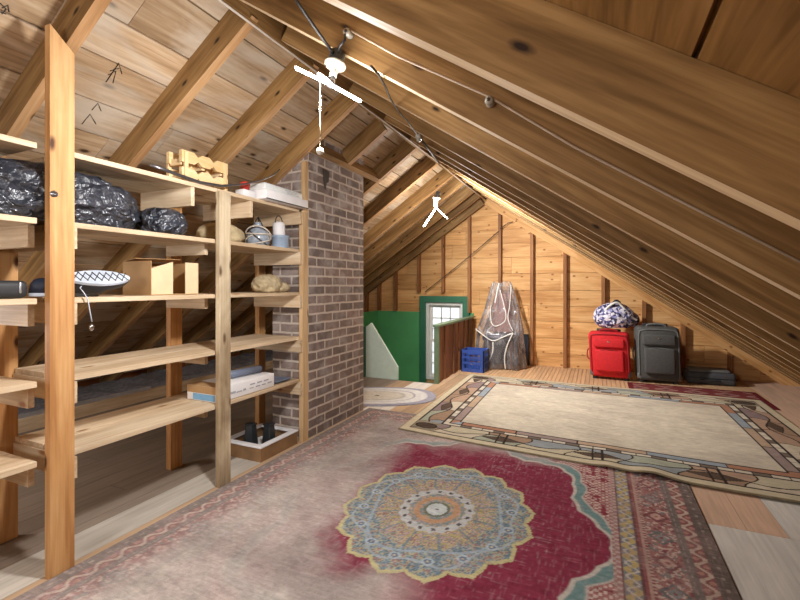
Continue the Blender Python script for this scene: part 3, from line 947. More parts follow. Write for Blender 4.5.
kc = MB(); kc.blob((-2.02, 2.29, 1.051 + 0.05), (0.08, 0.09, 0.06), sub=4, amp=0.16, freq=2.6, seed=9, flat=-0.8)
kc.blob((-2.0, 2.38, 1.051 + 0.03), (0.07, 0.07, 0.036), sub=4, amp=0.16, freq=2.6, seed=11, flat=-0.8)
solid('crumpled_cloth', kc, 'khaki_cloth', 'crumpled khaki cloth lying on the third shelf in front of the chimney', 'cloth', (-2.02, 2.32, 1.051))

# bottom board: long white box, roll, papers
lb = thing('storage_box', 'long white printed cardboard box on the lowest shelf behind the weathered post', 'box', (-2.03, 2.0, 0.444))
m = MB(); m.rbox((-2.03, 2.005, 0.4445 + 0.043), (0.24, 0.46, 0.085), 0.004, 2); m.build('carton', 'white_card', lb)
m = MB(); m.box(-2.148, -1.912, 1.777, 1.86, 0.530, 0.532, 'x'); m.box(-2.148, -1.912, 1.773, 1.775, 0.49, 0.53, 'x'); tag(m.build('top_flap', 'card', lb), 'brown cardboard flap')
for i in range(7):
    m = MB(); m.box(-1.9098, -1.908, 1.86 + i * 0.052, 1.86 + i * 0.052 + random.uniform(0.02, 0.045), 0.475, 0.478 + random.uniform(0.002, 0.01), 'y'); m.build('printed_line', 'print_grey', lb)
for i in range(3):
    m = MB(); m.box(-1.9098, -1.908, 2.02 + i * 0.06, 2.02 + i * 0.06 + 0.04, 0.496, 0.504, 'y'); m.build('printed_line', 'print_grey', lb)
m = MB(); m.box(-2.1, -1.93, 1.7725, 1.774, 0.452, 0.486, 'x'); m.build('printed_panel', 'print_blue', lb)
rl = thing('fabric_roll', 'slate blue rolled mat lying on the long white box', 'roll', (-2.03, 2.05, 0.533))
m = MB(); m.tube([(-2.04, 1.90, 0.556), (-2.0, 2.20, 0.556)], 0.0225, 18); m.build('roll', 'slate_roll', rl)
m = MB(); m.tube([Vector((-2.0 + 0.021 * math.cos(a), 2.203, 0.556 + 0.021 * math.sin(a))) for a in [2 * math.pi * k / 20 for k in range(20)]], 0.004, 6, closed=True); m.build('roll_edge', 'navy_plastic', rl)
m = MB()
for i in range(3): m.obox((-2.2 + 0.012 * i, 2.255 + 0.004 * i, 0.444 + 0.006 * i), (0.25, 0.01 * (i - 1), 0), (0, 0.18 - i * 0.01, 0), (0, 0, 0.0055))
solid('paper_pad', m, 'slate_roll', 'thin stack of grey papers on the lowest shelf beside the chimney', 'papers', (-2.08, 2.35, 0.444))

# tray with two black pots on the floor
tr = thing('floor_tray', 'brown sided tray with a white rim on the floor under the shelves', 'tray', (-2.02, 2.28, 0.0))
tx0, tx1, ty0, ty1, th = -2.22, -1.90, 2.10, 2.46, 0.085
m = MB()
m.box(tx0, tx1, ty0, ty0 + 0.012, 0.0005, th, 'x'); m.box(tx0, tx1, ty1 - 0.012, ty1, 0.0005, th, 'x'); m.box(tx0, tx0 + 0.012, ty0 + 0.012, ty1 - 0.012, 0.0005, th, 'y'); m.box(tx1 - 0.012, tx1, ty0 + 0.012, ty1 - 0.012, 0.0005, th, 'y')
m.build('side_panel', 'brown_side', tr)
m = MB(); q = 0.035
m.box(tx0 - 0.006, tx1 + 0.006, ty0 - 0.006, ty0 + q, th, th + 0.012, 'x'); m.box(tx0 - 0.006, tx1 + 0.006, ty1 - q, ty1 + 0.006, th, th + 0.012, 'x')
m.box(tx0 - 0.006, tx0 + q, ty0 + q, ty1 - q, th, th + 0.012, 'y'); m.box(tx1 - q, tx1 + 0.006, ty0 + q, ty1 - q, th, th + 0.012, 'y')
m.build('rim', 'enamel_white', tr, bevel=0.003)
m = MB(); m.box(tx0 + 0.012, tx1 - 0.012, ty0 + 0.012, ty1 - 0.012, 0.005, 0.012, 'y'); m.build('liner', 'enamel_white', tr)
for (x, y, lab) in ((-2.12, 2.25, 'black tapered pot in the tray, farther from the room'), (-2.01, 2.30, 'black tapered pot in the tray, nearer the chimney')):
    pt = thing('tapered_pot', lab, 'pot', (x, y, 0.0125))
    m = MB(); m.rbox((x, y, 0.0125 + 0.075), (0.075, 0.07, 0.15), 0.01, 2, taper=lambda p: Vector((p.x * (1 - 1.8 * (p.z + 0.075)), p.y * (1 - 1.8 * (p.z + 0.075)), p.z))); m.build('pot_body', 'pot_black', pt)
    m = MB(); m.rbox((x, y, 0.0125 + 0.154), (0.062, 0.056, 0.012), 0.004, 2); m.build('pot_rim', 'pot_black', pt)

# ------------------------------------------------------------------ lamps and wiring
def led_lamp(label, hub, top, tips, power, down, aim, pull=None, edge=False):
    root = thing('led_lamp', label, 'lamp', tuple(hub))
    ax = (Vector(top) - Vector(hub)); L = ax.length; ax.normalize()
    m = MB(); m.lathe(Vector(hub) + ax * (L * 0.62), [(0.024, 0), (0.026, 0.004), (0.026, L * 0.38 - 0.004), (0.022, L * 0.38)], 20, axis=ax); m.build('junction_box', 'dark_plastic', root)
    m = MB(); m.lathe(Vector(hub) + ax * (L * 0.22), [(0.012, 0), (0.013, L * 0.16), (0.017, L * 0.26), (0.033, L * 0.34), (0.036, L * 0.37), (0.036, L * 0.40)], 22, axis=ax); m.build('lampholder', 'porcelain', root)
    m = MB(); m.lathe(Vector(hub) - ax * 0.006, [(0.010, 0), (0.016, 0.004), (0.016, 0.014), (0.0125, 0.02), (0.0125, L * 0.24)], 18, axis=ax); m.build('screw_base', 'grey_metal', root)
    for t in tips:
        d = Vector(t) - Vector(hub); l = d.length; d.normalize()
        s = d.cross(ax).normalized()
        if edge:
            s = Vector(hub) - Cc + Vector((0, 0, -0.12)); s = (s - d * s.dot(d)).normalized()
        n = s.cross(d).normalized()
        R = Matrix((d, s, n)).transposed()
        m = MB(); m.rbox(Vector(hub) + d * (l * 0.5 + 0.006), (l - 0.006, 0.034, 0.009), 0.0045, 3, rot=R); m.build('led_blade', 'led', root)
    d = bpy.data.lights.new('lamp_glow', 'POINT'); d.energy = power; d.shadow_soft_size = 0.045; d.color = (1.0, 0.985, 0.975)
    o = bpy.data.objects.new('lamp_glow', d); COL.objects.link(o); o.parent = root; o.location = -ax * 0.07
    d = bpy.data.lights.new('lamp_down_light', 'AREA'); d.shape = 'DISK'; d.size = 0.13; d.energy = down; d.color = (1.0, 0.985, 0.975)
    o = bpy.data.objects.new('lamp_down_light', d); COL.objects.link(o); o.parent = root; o.location = Vector(aim).normalized() * 0.035
    o.rotation_euler = Vector(aim).to_track_quat('-Z', 'Y').to_euler()
    if pull:
        a, b = pull
        m = MB(); m.tube([a, b], 0.0018, 6); pc = m.build('pull_cord', 'pale_cord', root)
        m = MB(); m.lathe(Vector(b) - Vector((0, 0, 0.024)), [(0.002, 0), (0.009, 0.003), (0.0125, 0.011), (0.009, 0.02), (0.002, 0.024)], 16); m.build('pull_knob', 'white_paint', pc)
    return root
hub1 = atd(331, 85, 1.43)
top1 = atd(338, 52, 1.45)
pt0 = atd(320, 82, 1.43)
led_lamp('lit white bladed lamp with a pull cord under the nearest rafters', hub1, top1,
         [atd(296, 68, 1.40), atd(360, 101, 1.47), atd(322, 76, 1.33)], LED_POWER[0], LED_DOWN[0], (-0.75, 0.1, -0.7),
         (pt0, pt0 + Vector((0, 0, -0.215))), edge=True)
hub2 = atd(436, 208, 4.5)
led_lamp('lit white three bladed lamp below the ridge near the far gable', hub2, hub2 + Vector((0.02, 0.02, 0.17)),
         [atd(424, 226, 4.45), atd(447, 218, 4.45), atd(435, 198, 4.38)], LED_POWER[1], LED_DOWN[1], (1.0, 0.5, -0.5))

def wire(name, label, pts, r, mat, cat='wire'):
    m = MB(); m.tube(pts, r, 6)
    p = Vector(pts[0])
    return solid(name, m, mat, label, cat, tuple(p))
YF = 1.24
k1, k2 = at(351, 36, Y=YF), at(491, 104, Y=YF)
for kp, lab in ((k1, 'small white porcelain knob beside the near lamp'), (k2, 'small white porcelain knob halfway along the rafter wire')):
    kn = thing('porcelain_knob', lab, 'insulator', tuple(kp))
    m = MB(); m.lathe(kp + Vector((0, -0.0005, 0)), [(0.011, 0), (0.013, 0.006), (0.010, 0.011), (0.010, 0.017), (0.013, 0.022), (0.010, 0.032)], 18, axis=(0, -1, 0)); m.build('knob_body', 'porcelain', kn)
    m = MB(); m.lathe(kp + Vector((0, -0.033, 0)), [(0.005, 0), (0.005, 0.003)], 10, axis=(0, -1, 0)); m.build('screw', 'wire_dark', kn)
dy = Vector((0, -0.016, 0))
off = Vector((0, -0.016, 0.014))
wire('electric_wire', 'thin pale wire running along the rafter through the porcelain knobs', [k1 + off, at(400, 59, Y=YF) + dy, k2 + off, at(575, 149, Y=YF) + dy, at(690, 208, Y=YF) + dy, at(830, 279, Y=YF) + dy], 0.0035, 'pale_cord')
wire('lamp_lead', 'short black lead from the near lamp to its porcelain knob', [top1 + Vector((0.002, -0.01, -0.02)), atd(340, 46, 1.40), atd(345, 40, 1.37), k1 + Vector((-0.012, -0.02, 0.0))], 0.004, 'black_rubber')
wire('power_cable', 'black cable dropping from the roof to the near lamp', [atd(286, -16, 1.22), atd(300, 6, 1.28), atd(318, 32, 1.36), atd(333, 53, 1.42)], 0.0055, 'black_rubber')
wire('ridge_cord', 'pale cord stretched along the ridge above both lamps', [Vector((RX + 0.03, y, 2.298 - 0.012 * math.sin(y * 1.3))) for y in (1.3, 1.7, 2.2, 2.8, 3.5, 4.2, 5.0, 5.6, 6.05)], 0.0055, 'wire_pale')
zp = lambda px, py: (lambda r: Cc + r * ((ZR - 0.012 - SL * (0 - RX) - CH) / (r.z + SL * r.x)))(atd(px, py, 1.0) - Cc)
bw = [zp(371, 66), zp(379, 75), zp(386, 88), zp(389, 96), zp(393, 103)]
wire('electric_wire', 'dark wire running from rafter to rafter behind the near lamp', bw + [zp(399, 112), zp(408, 122), zp(417, 134)], 0.004, 'wire_dark')
cn = zp(419, 137)
m = MB(); m.rbox(cn, (0.035, 0.05, 0.03), 0.006, 2); m.rbox(cn + Vector((0.0, -0.004, -0.02)), (0.022, 0.03, 0.02), 0.004, 2)
solid('wire_connector', m, 'porcelain', 'small white connector block on the dark wire under the ridge', 'connector', tuple(cn))
wire('electric_wire', 'dark wire sagging from the white connector towards the gable peak', [cn, zp(430, 151), zp(441, 166), zp(455, 177), zp(470, 187)], 0.008, 'wire_dark')
GS = GY - 0.078
wire('electric_wire', 'thin dark wire crossing the gable studs diagonally above the window', [at(499, 231, Y=GS), at(470, 256, Y=GS), at(445, 276, Y=GS), at(425, 292, Y=GS)], 0.006, 'wire_dark')
wire('electric_wire', 'thin dark wire slanting from a gable stud up to the right slope', [at(500, 229, Y=GS), at(508, 223, Y=GS), at(517, 221, Y=GS - 0.04)], 0.006, 'wire_dark')

# ------------------------------------------------------------------ rugs (woven patterns computed per knot)
rs = np.random.RandomState(3)
def vnoise(x, y, s, seed=0):
    x = x * s; y = y * s
    xi = np.floor(x).astype(int); yi = np.floor(y).astype(int)
    xf = x - xi; yf = y - yi
    xf = xf * xf * (3 - 2 * xf); yf = yf * yf * (3 - 2 * yf)
    def h(a, b):
        v = np.sin(a * 127.1 + b * 311.7 + seed * 74.7) * 43758.5453
        return v - np.floor(v)
    return (h(xi, yi) * (1 - xf) + h(xi + 1, yi) * xf) * (1 - yf) + (h(xi, yi + 1) * (1 - xf) + h(xi + 1, yi + 1) * xf) * yf
def fbm(x, y, s, seed=0, o=4):
    t = 0; a = 0.5; n = 0
    for i in range(o):
        t = t + a * vnoise(x, y, s * 2 ** i, seed + i); n += a; a *= 0.5
    return t / n
def L3(r, g, b): return np.array(srgb(r, g, b)[:3])
def put(c, mask, col):
    mk = np.clip(mask, 0, 1)[..., None]
    return c * (1 - mk) + np.asarray(col) * mk
def ss(x, a, b):
    t = np.clip((x - a) / (b - a), 0, 1); return t * t * (3 - 2 * t)

def rug(name, label, X, Yv, Zv, colr, mat='rug_pile', thick=0.008):
    """X, Yv, Zv: (ny, nx) grids; colr: (ny, nx, 3)"""
    ny, nx = X.shape
    top = np.stack([X, Yv, Zv], -1).reshape(-1, 3)
    cols = colr.reshape(-1, 3)
    idx = np.arange(nx * ny).reshape(ny, nx)
    q = np.stack([idx[:-1, :-1], idx[:-1, 1:], idx[1:, 1:], idx[1:, :-1]], -1).reshape(-1, 4)
    ring = np.concatenate([idx[0, :], idx[1:, -1], idx[-1, -2::-1], idx[-2:0, 0]])
    low = top[ring].copy(); low[:, 2] -= thick
    n0 = len(top); k = len(ring)
    li = n0 + np.arange(k)
    sq = np.stack([ring, li, np.roll(li, -1), np.roll(ring, -1)], -1)
    verts = np.concatenate([top, low]); cols = np.concatenate([cols, cols[ring]])
    q = np.concatenate([q, sq])
    me = bpy.data.meshes.new(name)
    org = verts[:nx * ny].mean(0); org[2] = 0
    me.vertices.add(len(verts)); me.vertices.foreach_set('co', (verts - org).astype(np.float32).ravel())
    me.loops.add(len(q) * 4); me.loops.foreach_set('vertex_index', q.astype(np.int32).ravel())
    me.polygons.add(len(q)); me.polygons.foreach_set('loop_start', (np.arange(len(q)) * 4).astype(np.int32))
    me.polygons.foreach_set('use_smooth', np.ones(len(q), dtype=bool))
    me.update(calc_edges=True); me.validate()
    a = me.attributes.new('gc', 'FLOAT_VECTOR', 'POINT'); a.data.foreach_set('vector', verts.astype(np.float32).ravel())
    a = me.color_attributes.new('Col', 'FLOAT_COLOR', 'POINT')
    a.data.foreach_set('color', np.concatenate([cols, np.ones((len(cols), 1))], 1).astype(np.float32).ravel())
    me.materials.append(MATS[mat])
    o = bpy.data.objects.new(name, me); COL.objects.link(o); o.location = org
    return tag(o, label, 'rug')

def persian():
    x0, x1, y0, y1 = -1.855, 0.456, 0.60, 3.42
    nx, ny = 400, 480
    x, y = np.meshgrid(np.linspace(x0, x1, nx), np.linspace(y0, y1, ny))
    cx, cy = -0.715, 2.01
    c = np.zeros(x.shape + (3,))
    n1 = fbm(x, y, 9, 1); n2 = fbm(x, y, 40, 2, 3); n3 = fbm(x, y, 90, 5, 2)
    d = np.minimum(np.minimum(x - x0, x1 - x), np.minimum(y - y0, y1 - y))
    s = np.where(np.minimum(x - x0, x1 - x) < np.minimum(y - y0, y1 - y), y, x)
    # field
    c[:] = L3(140, 46, 72)
    c = put(c, ss(n2, 0.45, 0.8) * 0.5, L3(118, 26, 50))
    u, v = (x - cx), (y - cy)
    # corner spandrels
    e = np.sqrt((u / 0.76) ** 2 + (v / 1.0) ** 2)
    th = np.arctan2(v / 1.0, u / 0.76)
    edge = 0.845 + 0.145 * np.cos(th * 4.0) ** 2 + 0.02 * np.abs(np.sin(th * 20))
    sp = ss(e - edge, 0.0, 0.012)
    c = put(c, sp, L3(196, 190, 178))
    c = put(c, ss(e - edge, 0.025, 0.035), L3(112, 146, 146))
    c = put(c, ss(e - edge - 0.012 * np.sin(th * 26), 0.08, 0.09), L3(190, 180, 170))
    inner = ss(e - edge - 0.012 * np.sin(th * 26), 0.095, 0.105)
    c = put(c, inner, L3(168, 108, 106))
    dots = ((np.sin(x * 190) * np.sin(y * 190)) > 0.15)
    c = put(c, inner * dots, L3(206, 186, 172))
    c = put(c, inner * (n2 > 0.62), L3(140, 50, 64))
    # medallion
    r = np.sqrt((u / 0.465) ** 2 + (v / 0.545) ** 2)
    a = np.arctan2(v / 0.545, u / 0.465) + 0.1
    lob = np.abs(np.cos(a * 8.0))
    tt_ = np.arccos(np.clip(lob, 0, 1)) / (np.pi / 2)
    R = 0.895 + 0.105 * (0.72 * np.cos(tt_ * np.pi / 2) ** 0.7 + 0.28 * np.exp(-tt_ * 7))
    q = r / R
    c = put(c, q < 1.0, L3(196, 186, 128))
    mosaic = np.stack([L3(112, 136, 150), L3(84, 110, 128), L3(150, 166, 164), L3(176, 170, 130), L3(150, 112, 116)], 0)
    pick = np.clip((fbm(x, y, 85, 9, 2) * 9 - 2).astype(int), 0, 4)
    c = put(c, q < 0.955, mosaic[pick])
    c = put(c, (q < 0.955) * (np.abs(np.sin(a * 8) * 0.045 + r - 0.80) < 0.012), L3(156, 172, 182))
    c = put(c, (np.abs(np.sin(a * 4) * 0.05 + r - 0.69) < 0.014), L3(150, 170, 186))
    # rosettes in the outer petals
    for kk in range(16):
        an = kk * math.pi / 8 + 0.1 - math.pi / 16 * 0
        px_, py_ = cx + 0.465 * 0.76 * math.cos(an - 0.2), cy + 0.545 * 0.76 * math.sin(an - 0.2)
        rr = np.hypot(x - px_, y - py_)
        c = put(c, rr < 0.026, L3(168, 186, 198)); c = put(c, rr < 0.015, L3(90, 110, 140)); c = put(c, rr < 0.006, L3(200, 190, 150))
    inn = (r < 0.56 + 0.06 * np.abs(np.cos(a * 6)))
    mos2 = np.stack([L3(186, 168, 98), L3(150, 140, 112), L3(190, 152, 152), L3(122, 138, 140), L3(196, 178, 120), L3(150, 108, 104)], 0)
    pick2 = np.clip((fbm(x, y, 80, 21, 2) * 10 - 2).astype(int), 0, 5)
    c = put(c, inn, mos2[pick2])
    c = put(c, inn * (np.abs(np.sin(a * 6)) < 0.12) * (r > 0.4), L3(110, 130, 140))
    ring = np.abs(r - 0.335) < 0.045 + 0.012 * np.cos(a * 20)
    c = put(c, ring, L3(186, 190, 190))
    c = put(c, ring * (np.abs(r - 0.335) < 0.018) * (np.cos(a * 16) > 0.55), L3(74, 66, 70))
    i3 = r < 0.285
    c = put(c, i3, mos2[np.clip(pick2, 0, 3)])
    c = put(c, np.abs(r - 0.205) < 0.03, L3(190, 142, 100))
    c = put(c, r < 0.135, L3(96, 104, 84)); c = put(c, r < 0.105, L3(196, 204, 204)); c = put(c, r < 0.016, L3(90, 90, 110))
    md_ = (q < 1.0)
    c = put(c, md_ * 0.10, L3(166, 160, 148))
    # borders, outside in
    B = d < 0.40
    c = put(c, B, L3(176, 120, 118))
    c = put(c, B * dots * (d > 0.37), L3(206, 184, 172))
    g2 = (d > 0.305) & (d <= 0.37)
    c = put(c, g2, L3(118, 132, 138))
    ph = np.sin(s * 2 * np.pi / 0.085); 
    c = put(c, g2 * (np.abs((d - 0.3375) - 0.017 * ph) < 0.014), L3(196, 174, 96))
    c = put(c, g2 * (np.abs((d - 0.3375) + 0.02 * ph) < 0.006), L3(206, 200, 188))
    c = put(c, (np.abs(d - 0.372) < 0.004) | (np.abs(d - 0.302) < 0.005), L3(96, 40, 46))
    st_ = (d > 0.262) & (d <= 0.297)
    c = put(c, st_, L3(146, 64, 66)); c = put(c, st_ * (np.abs(d - 0.28) < 0.006), L3(190, 150, 136)); c = put(c, st_ * (np.sin(s * 300) > 0.3) * (np.abs(d - 0.27) < 0.005), L3(200, 180, 160))
    w = (d > 0.15) & (d <= 0.262)
    c = put(c, w, L3(166, 104, 100))
    c = put(c, w * (n3 > 0.58), L3(204, 180, 164)); c = put(c, w * (fbm(x, y, 60, 33, 2) > 0.64), L3(130, 48, 58)); c = put(c, w * (fbm(x, y, 50, 41, 2) > 0.68), L3(110, 120, 118))
    per = 0.19
    ss_ = (s / per) - np.floor(s / per) - 0.5
    md = np.abs(ss_) * per / 0.055 + np.abs(d - 0.206) / 0.05
    odd = (np.floor(s / per).astype(int) % 2) == 0
    c = put(c, w * (np.abs(md - 0.9) < 0.16), np.where(odd[..., None], L3(120, 44, 54), L3(92, 104, 108)))
    c = put(c, w * (md < 0.55), np.where(odd[..., None], L3(206, 160, 142), L3(128, 140, 140)))
    c = put(c, w * (md < 0.2), L3(140, 50, 60))
    g1 = (d > 0.115) & (d <= 0.15)
    c = put(c, g1, L3(104, 100, 96)); c = put(c, g1 * (np.abs(d - 0.132) < 0.004) * (np.sin(s * 130) > -0.3), L3(150, 140, 130))
    sc = (d > 0.058) & (d <= 0.115)
    c = put(c, sc, L3(140, 66, 68))
    wv = np.sin(s * 2 * np.pi / 0.10)
    c = put(c, sc * (np.abs((d - 0.0865) - 0.02 * wv) < 0.009), L3(206, 184, 162))
    c = put(c, sc * (((((s / 0.05) - np.floor(s / 0.05)) - 0.5) ** 2 / 0.06 + ((d - 0.0865) + 0.014 * np.sign(wv)) ** 2 / 0.00012) < 1), L3(188, 128, 110))
    c = put(c, d <= 0.058, L3(92, 84, 76)); c = put(c, (d <= 0.058) * (np.abs(d - 0.032) < 0.004) * (np.sin(s * 90) > 0.7), L3(150, 140, 126))
    c = put(c, B * (0.22 + 0.25 * ss(n1, 0.4, 0.7)), L3(158, 132, 126))
    # wear: the left half is worn down to the pale foundation
    wl = -1.07 - 0.16 * (y - 2.0) + 0.30 * (fbm(x, y, 3.0, 51, 3) - 0.5) + 0.10 * (fbm(x, y, 30, 61, 2) - 0.5)
    wear = ss(wl - x, -0.12, 0.16)
    wear = np.maximum(wear, ss(y + 0.25 * (fbm(x, y, 6, 77, 3) - 0.5), 2.68, 2.95) * ss(-x, 0.0, 0.5) * 0.85)
    wear = np.maximum(wear, ss(1.5 - y + 0.35 * (fbm(x, y, 4, 71, 3) - 0.5), 0.0, 0.18) * ss(-x, 0.45, 0.75))
    inmed = ss(1.0 - q, -0.02, 0.03)
    wear = wear * (1 - inmed * 0.92)
    edgekeep = ss(0.30 - d, 0.0, 0.14)
    wear = wear * (1 - 0.68 * edgekeep * ss(-x, 0.6, 1.2))
    bare = L3(186, 176, 168)[None, None, :] * (0.80 + 0.4 * fbm(x, y, 12, 81, 4))[..., None]
    tintn = ss(fbm(x, y, 5, 91, 3), 0.4, 0.7)[..., None]
    bare = bare * (1 - tintn * np.array([0.0, 0.06, 0.05]))
    dirt = ss(fbm(x, y, 2.2, 95, 4), 0.52, 0.7)[..., None] * 0.25
    bare = bare * (1 - dirt)
    c = c * (1 - (wear * 0.90)[..., None]) + bare * (wear * 0.90)[..., None]
    # abrash streaks and thin worn threads everywhere
    thr = (ss(vnoise(x * 9, y, 34, 101), 0.66, 0.95) + ss(vnoise(x, y * 9, 26, 103), 0.72, 0.95)) * 0.5
    c = put(c, np.clip(thr, 0, 1) * (0.40 + 0.5 * ss(fbm(x, y, 4, 107, 3), 0.42, 0.62)), L3(182, 160, 160))
    grey = c.mean(-1, keepdims=True)
    c = c * 0.86 + grey * 0.14
    c = c * (0.86 + 0.28 * n3)[..., None]
    z = 0.0065 + 0.0015 * (fbm(x, y, 3, 111, 2) - 0.5)
    return rug('persian_rug', 'large worn red persian rug with a round blue and yellow medallion', x, y, z, np.clip(c, 0, 1), thick=0.006)
persian()

def glass_rug():
    nx, ny = 520, 460
    U, V = np.meshgrid(np.linspace(0, 1, nx), np.linspace(0, 1, ny))
    W_, H_ = 2.80, 2.30
    xl = -1.377 + (-1.424 + 1.377) * V; xr = 1.392 + 0.0 * V
    yn = 3.015 - 0.19 * ss(U, -0.15, 0.75) - 0.012 * np.sin(U * 9) 
    yf = 5.20 - 0.07 * U
    X = xl + (xr - xl) * U; Y = yn + (yf - yn) * V
    a, b = U * W_, V * H_
    n1 = fbm(a, b, 5, 1); n2 = fbm(a, b, 30, 2)
    c = np.zeros(X.shape + (3,))
    c[:] = L3(208, 199, 180)
    c = c * (0.90 + 0.2 * fbm(a, b, 4, 5, 5))[..., None]
    c = put(c, ss(fbm(a * 0.6, b * 1.6, 6, 9, 4), 0.52, 0.68) * 0.35, L3(172, 160, 146))
    dx = np.minimum(a, W_ - a); dyv = np.minimum(b, H_ - b)
    horiz = dyv < dx
    d = np.minimum(dx, dyv)
    s = np.where(horiz, a, b)
    BW = 0.40
    line = L3(58, 50, 46)
    B = (d < BW)
    # wide band of leaded cells
    wide = (d > 0.075) & (d < 0.275)
    pal = np.stack([L3(196, 186, 160), L3(178, 150, 128), L3(150, 156, 158), L3(142, 124, 122), L3(166, 170, 152), L3(204, 192, 170), L3(160, 134, 112)], 0)
    split = 0.175 + 0.045 * np.sin(s * 2 * np.pi / 0.62 + 0.6)
    cell = np.floor(s / 0.31 + 0.15 * np.sin(d * 20)).astype(int)
    up = (d > split).astype(int)
    pick = (cell * 3 + up * 2 + horiz * 1 + (cell * cell) % 5) % 7
    c = put(c, wide, pal[pick])
    c = put(c, wide & (np.abs(d - split) < 0.006), line)
    fr = s / 0.31 + 0.15 * np.sin(d * 20); fr = fr - np.floor(fr)
    c = put(c, wide & ((fr < 0.018) | (fr > 0.982)), line)
    # dark leaf shapes
    for per, ph, w_, h_ in ((0.62, 0.16, 0.15, 0.045),):
        t = ((s + ph) / per) - np.floor((s + ph) / per) - 0.5
        lf = (np.abs(t * per) / w_) ** 1.25 + np.abs(d - 0.16) / h_
        c = put(c, wide & (lf < 1.0), L3(96, 80, 68)); c = put(c, wide & (np.abs(lf - 1.0) < 0.08), line)
        vein = wide & (lf < 1.0) & (np.abs(np.sin(s * 95 + d * 120)) < 0.25); c = put(c, vein, L3(70, 58, 52))
        # small square motif through each leaf
        sq = wide & (np.abs(t * per) < 0.035); c = put(c, sq & (np.abs(np.abs(t * per) - 0.03) < 0.007) & (horiz), line)
    # rows of little panes
    p1 = (d >= 0.275) & (d < 0.325)
    cc = np.floor(s / 0.085).astype(int)
    pal2 = np.stack([L3(210, 202, 184), L3(210, 202, 184), L3(120, 108, 98), L3(196, 186, 164)], 0)
    c = put(c, p1, pal2[(cc * 5 + cc // 3) % 4])
    f2 = s / 0.085 - np.floor(s / 0.085); c = put(c, p1 & ((f2 < 0.06)), line)
    p2 = (d >= 0.325) & (d < 0.395)
    c3 = np.floor(s / 0.42).astype(int)
    pal3 = np.stack([L3(172, 128, 104), L3(150, 160, 168), L3(184, 160, 136), L3(158, 140, 134)], 0)
    c = put(c, p2, pal3[(c3 * 3 + horiz) % 4])
    f3 = s / 0.42 - np.floor(s / 0.42); c = put(c, p2 & (f3 < 0.02), line)
    for e_, w_ in ((0.075, 0.006), (0.275, 0.006), (0.325, 0.006), (0.397, 0.007)):
        c = put(c, np.abs(d - e_) < w_, line)
    # big dark blocks in the corners
    cor = (dx < 0.275) & (dyv < 0.275) & (d > 0.075)
    c = put(c, cor, L3(150, 138, 118)); cl = np.hypot((dx - 0.175) / 0.085, (dyv - 0.175) / 0.06)
    c = put(c, cor & (cl < 1), L3(86, 72, 62)); c = put(c, cor & (np.abs(cl - 1) < 0.1), line)
    c = put(c, cor & (np.abs(dx - dyv) < 0.006), line)
    c = put(c, d < 0.070, L3(204, 192, 164))
    c = put(c, d < 0.006, L3(150, 138, 112))
    c = c * (0.9 + 0.2 * n2)[..., None]
    Z = 0.017 + 0.003 * (fbm(X, Y, 2.0, 7, 2) - 0.5)
    Z = Z + 0.022 * np.exp(-((U - 0.60) / 0.035) ** 2) * np.exp(-(V / 0.10) ** 2) + 0.012 * np.exp(-((U - 0.52) / 0.03) ** 2) * np.exp(-(V / 0.12) ** 2)
    return rug('patterned_rug', 'cream rug with a leaded stained glass style border lying over the red rug', X, Y, Z, np.clip(c, 0, 1), thick=0.009)
glass_rug()

def maroon_rug():
    nx, ny = 200, 110
    x, y = np.meshgrid(np.linspace(0.30, 1.46, nx), np.linspace(4.86, 5.54, ny))
    c = np.zeros(x.shape + (3,)); c[:] = L3(126, 62, 62)
    t = np.abs(((x / 0.26) % 1) - 0.5) * 0.26 + np.abs(((y / 0.2) % 1) - 0.5) * 0.26
    c = put(c, t < 0.08, L3(150, 92, 88)); c = put(c, t < 0.04, L3(96, 70, 72)); c = put(c, np.abs(t - 0.1) < 0.012, L3(178, 150, 138))
    dd = np.minimum(np.minimum(x - 0.30, 1.46 - x), np.minimum(y - 4.86, 5.54 - y))
    c = put(c, dd < 0.05, L3(112, 44, 48))
    c = c * (0.85 + 0.3 * fbm(x, y, 30, 3))[..., None]
    rug('runner_rug', 'maroon geometric runner peeking out beyond the cream rug in front of the suitcases', x, y, np.full(x.shape, 0.0055), np.clip(c, 0, 1), thick=0.005)
maroon_rug()

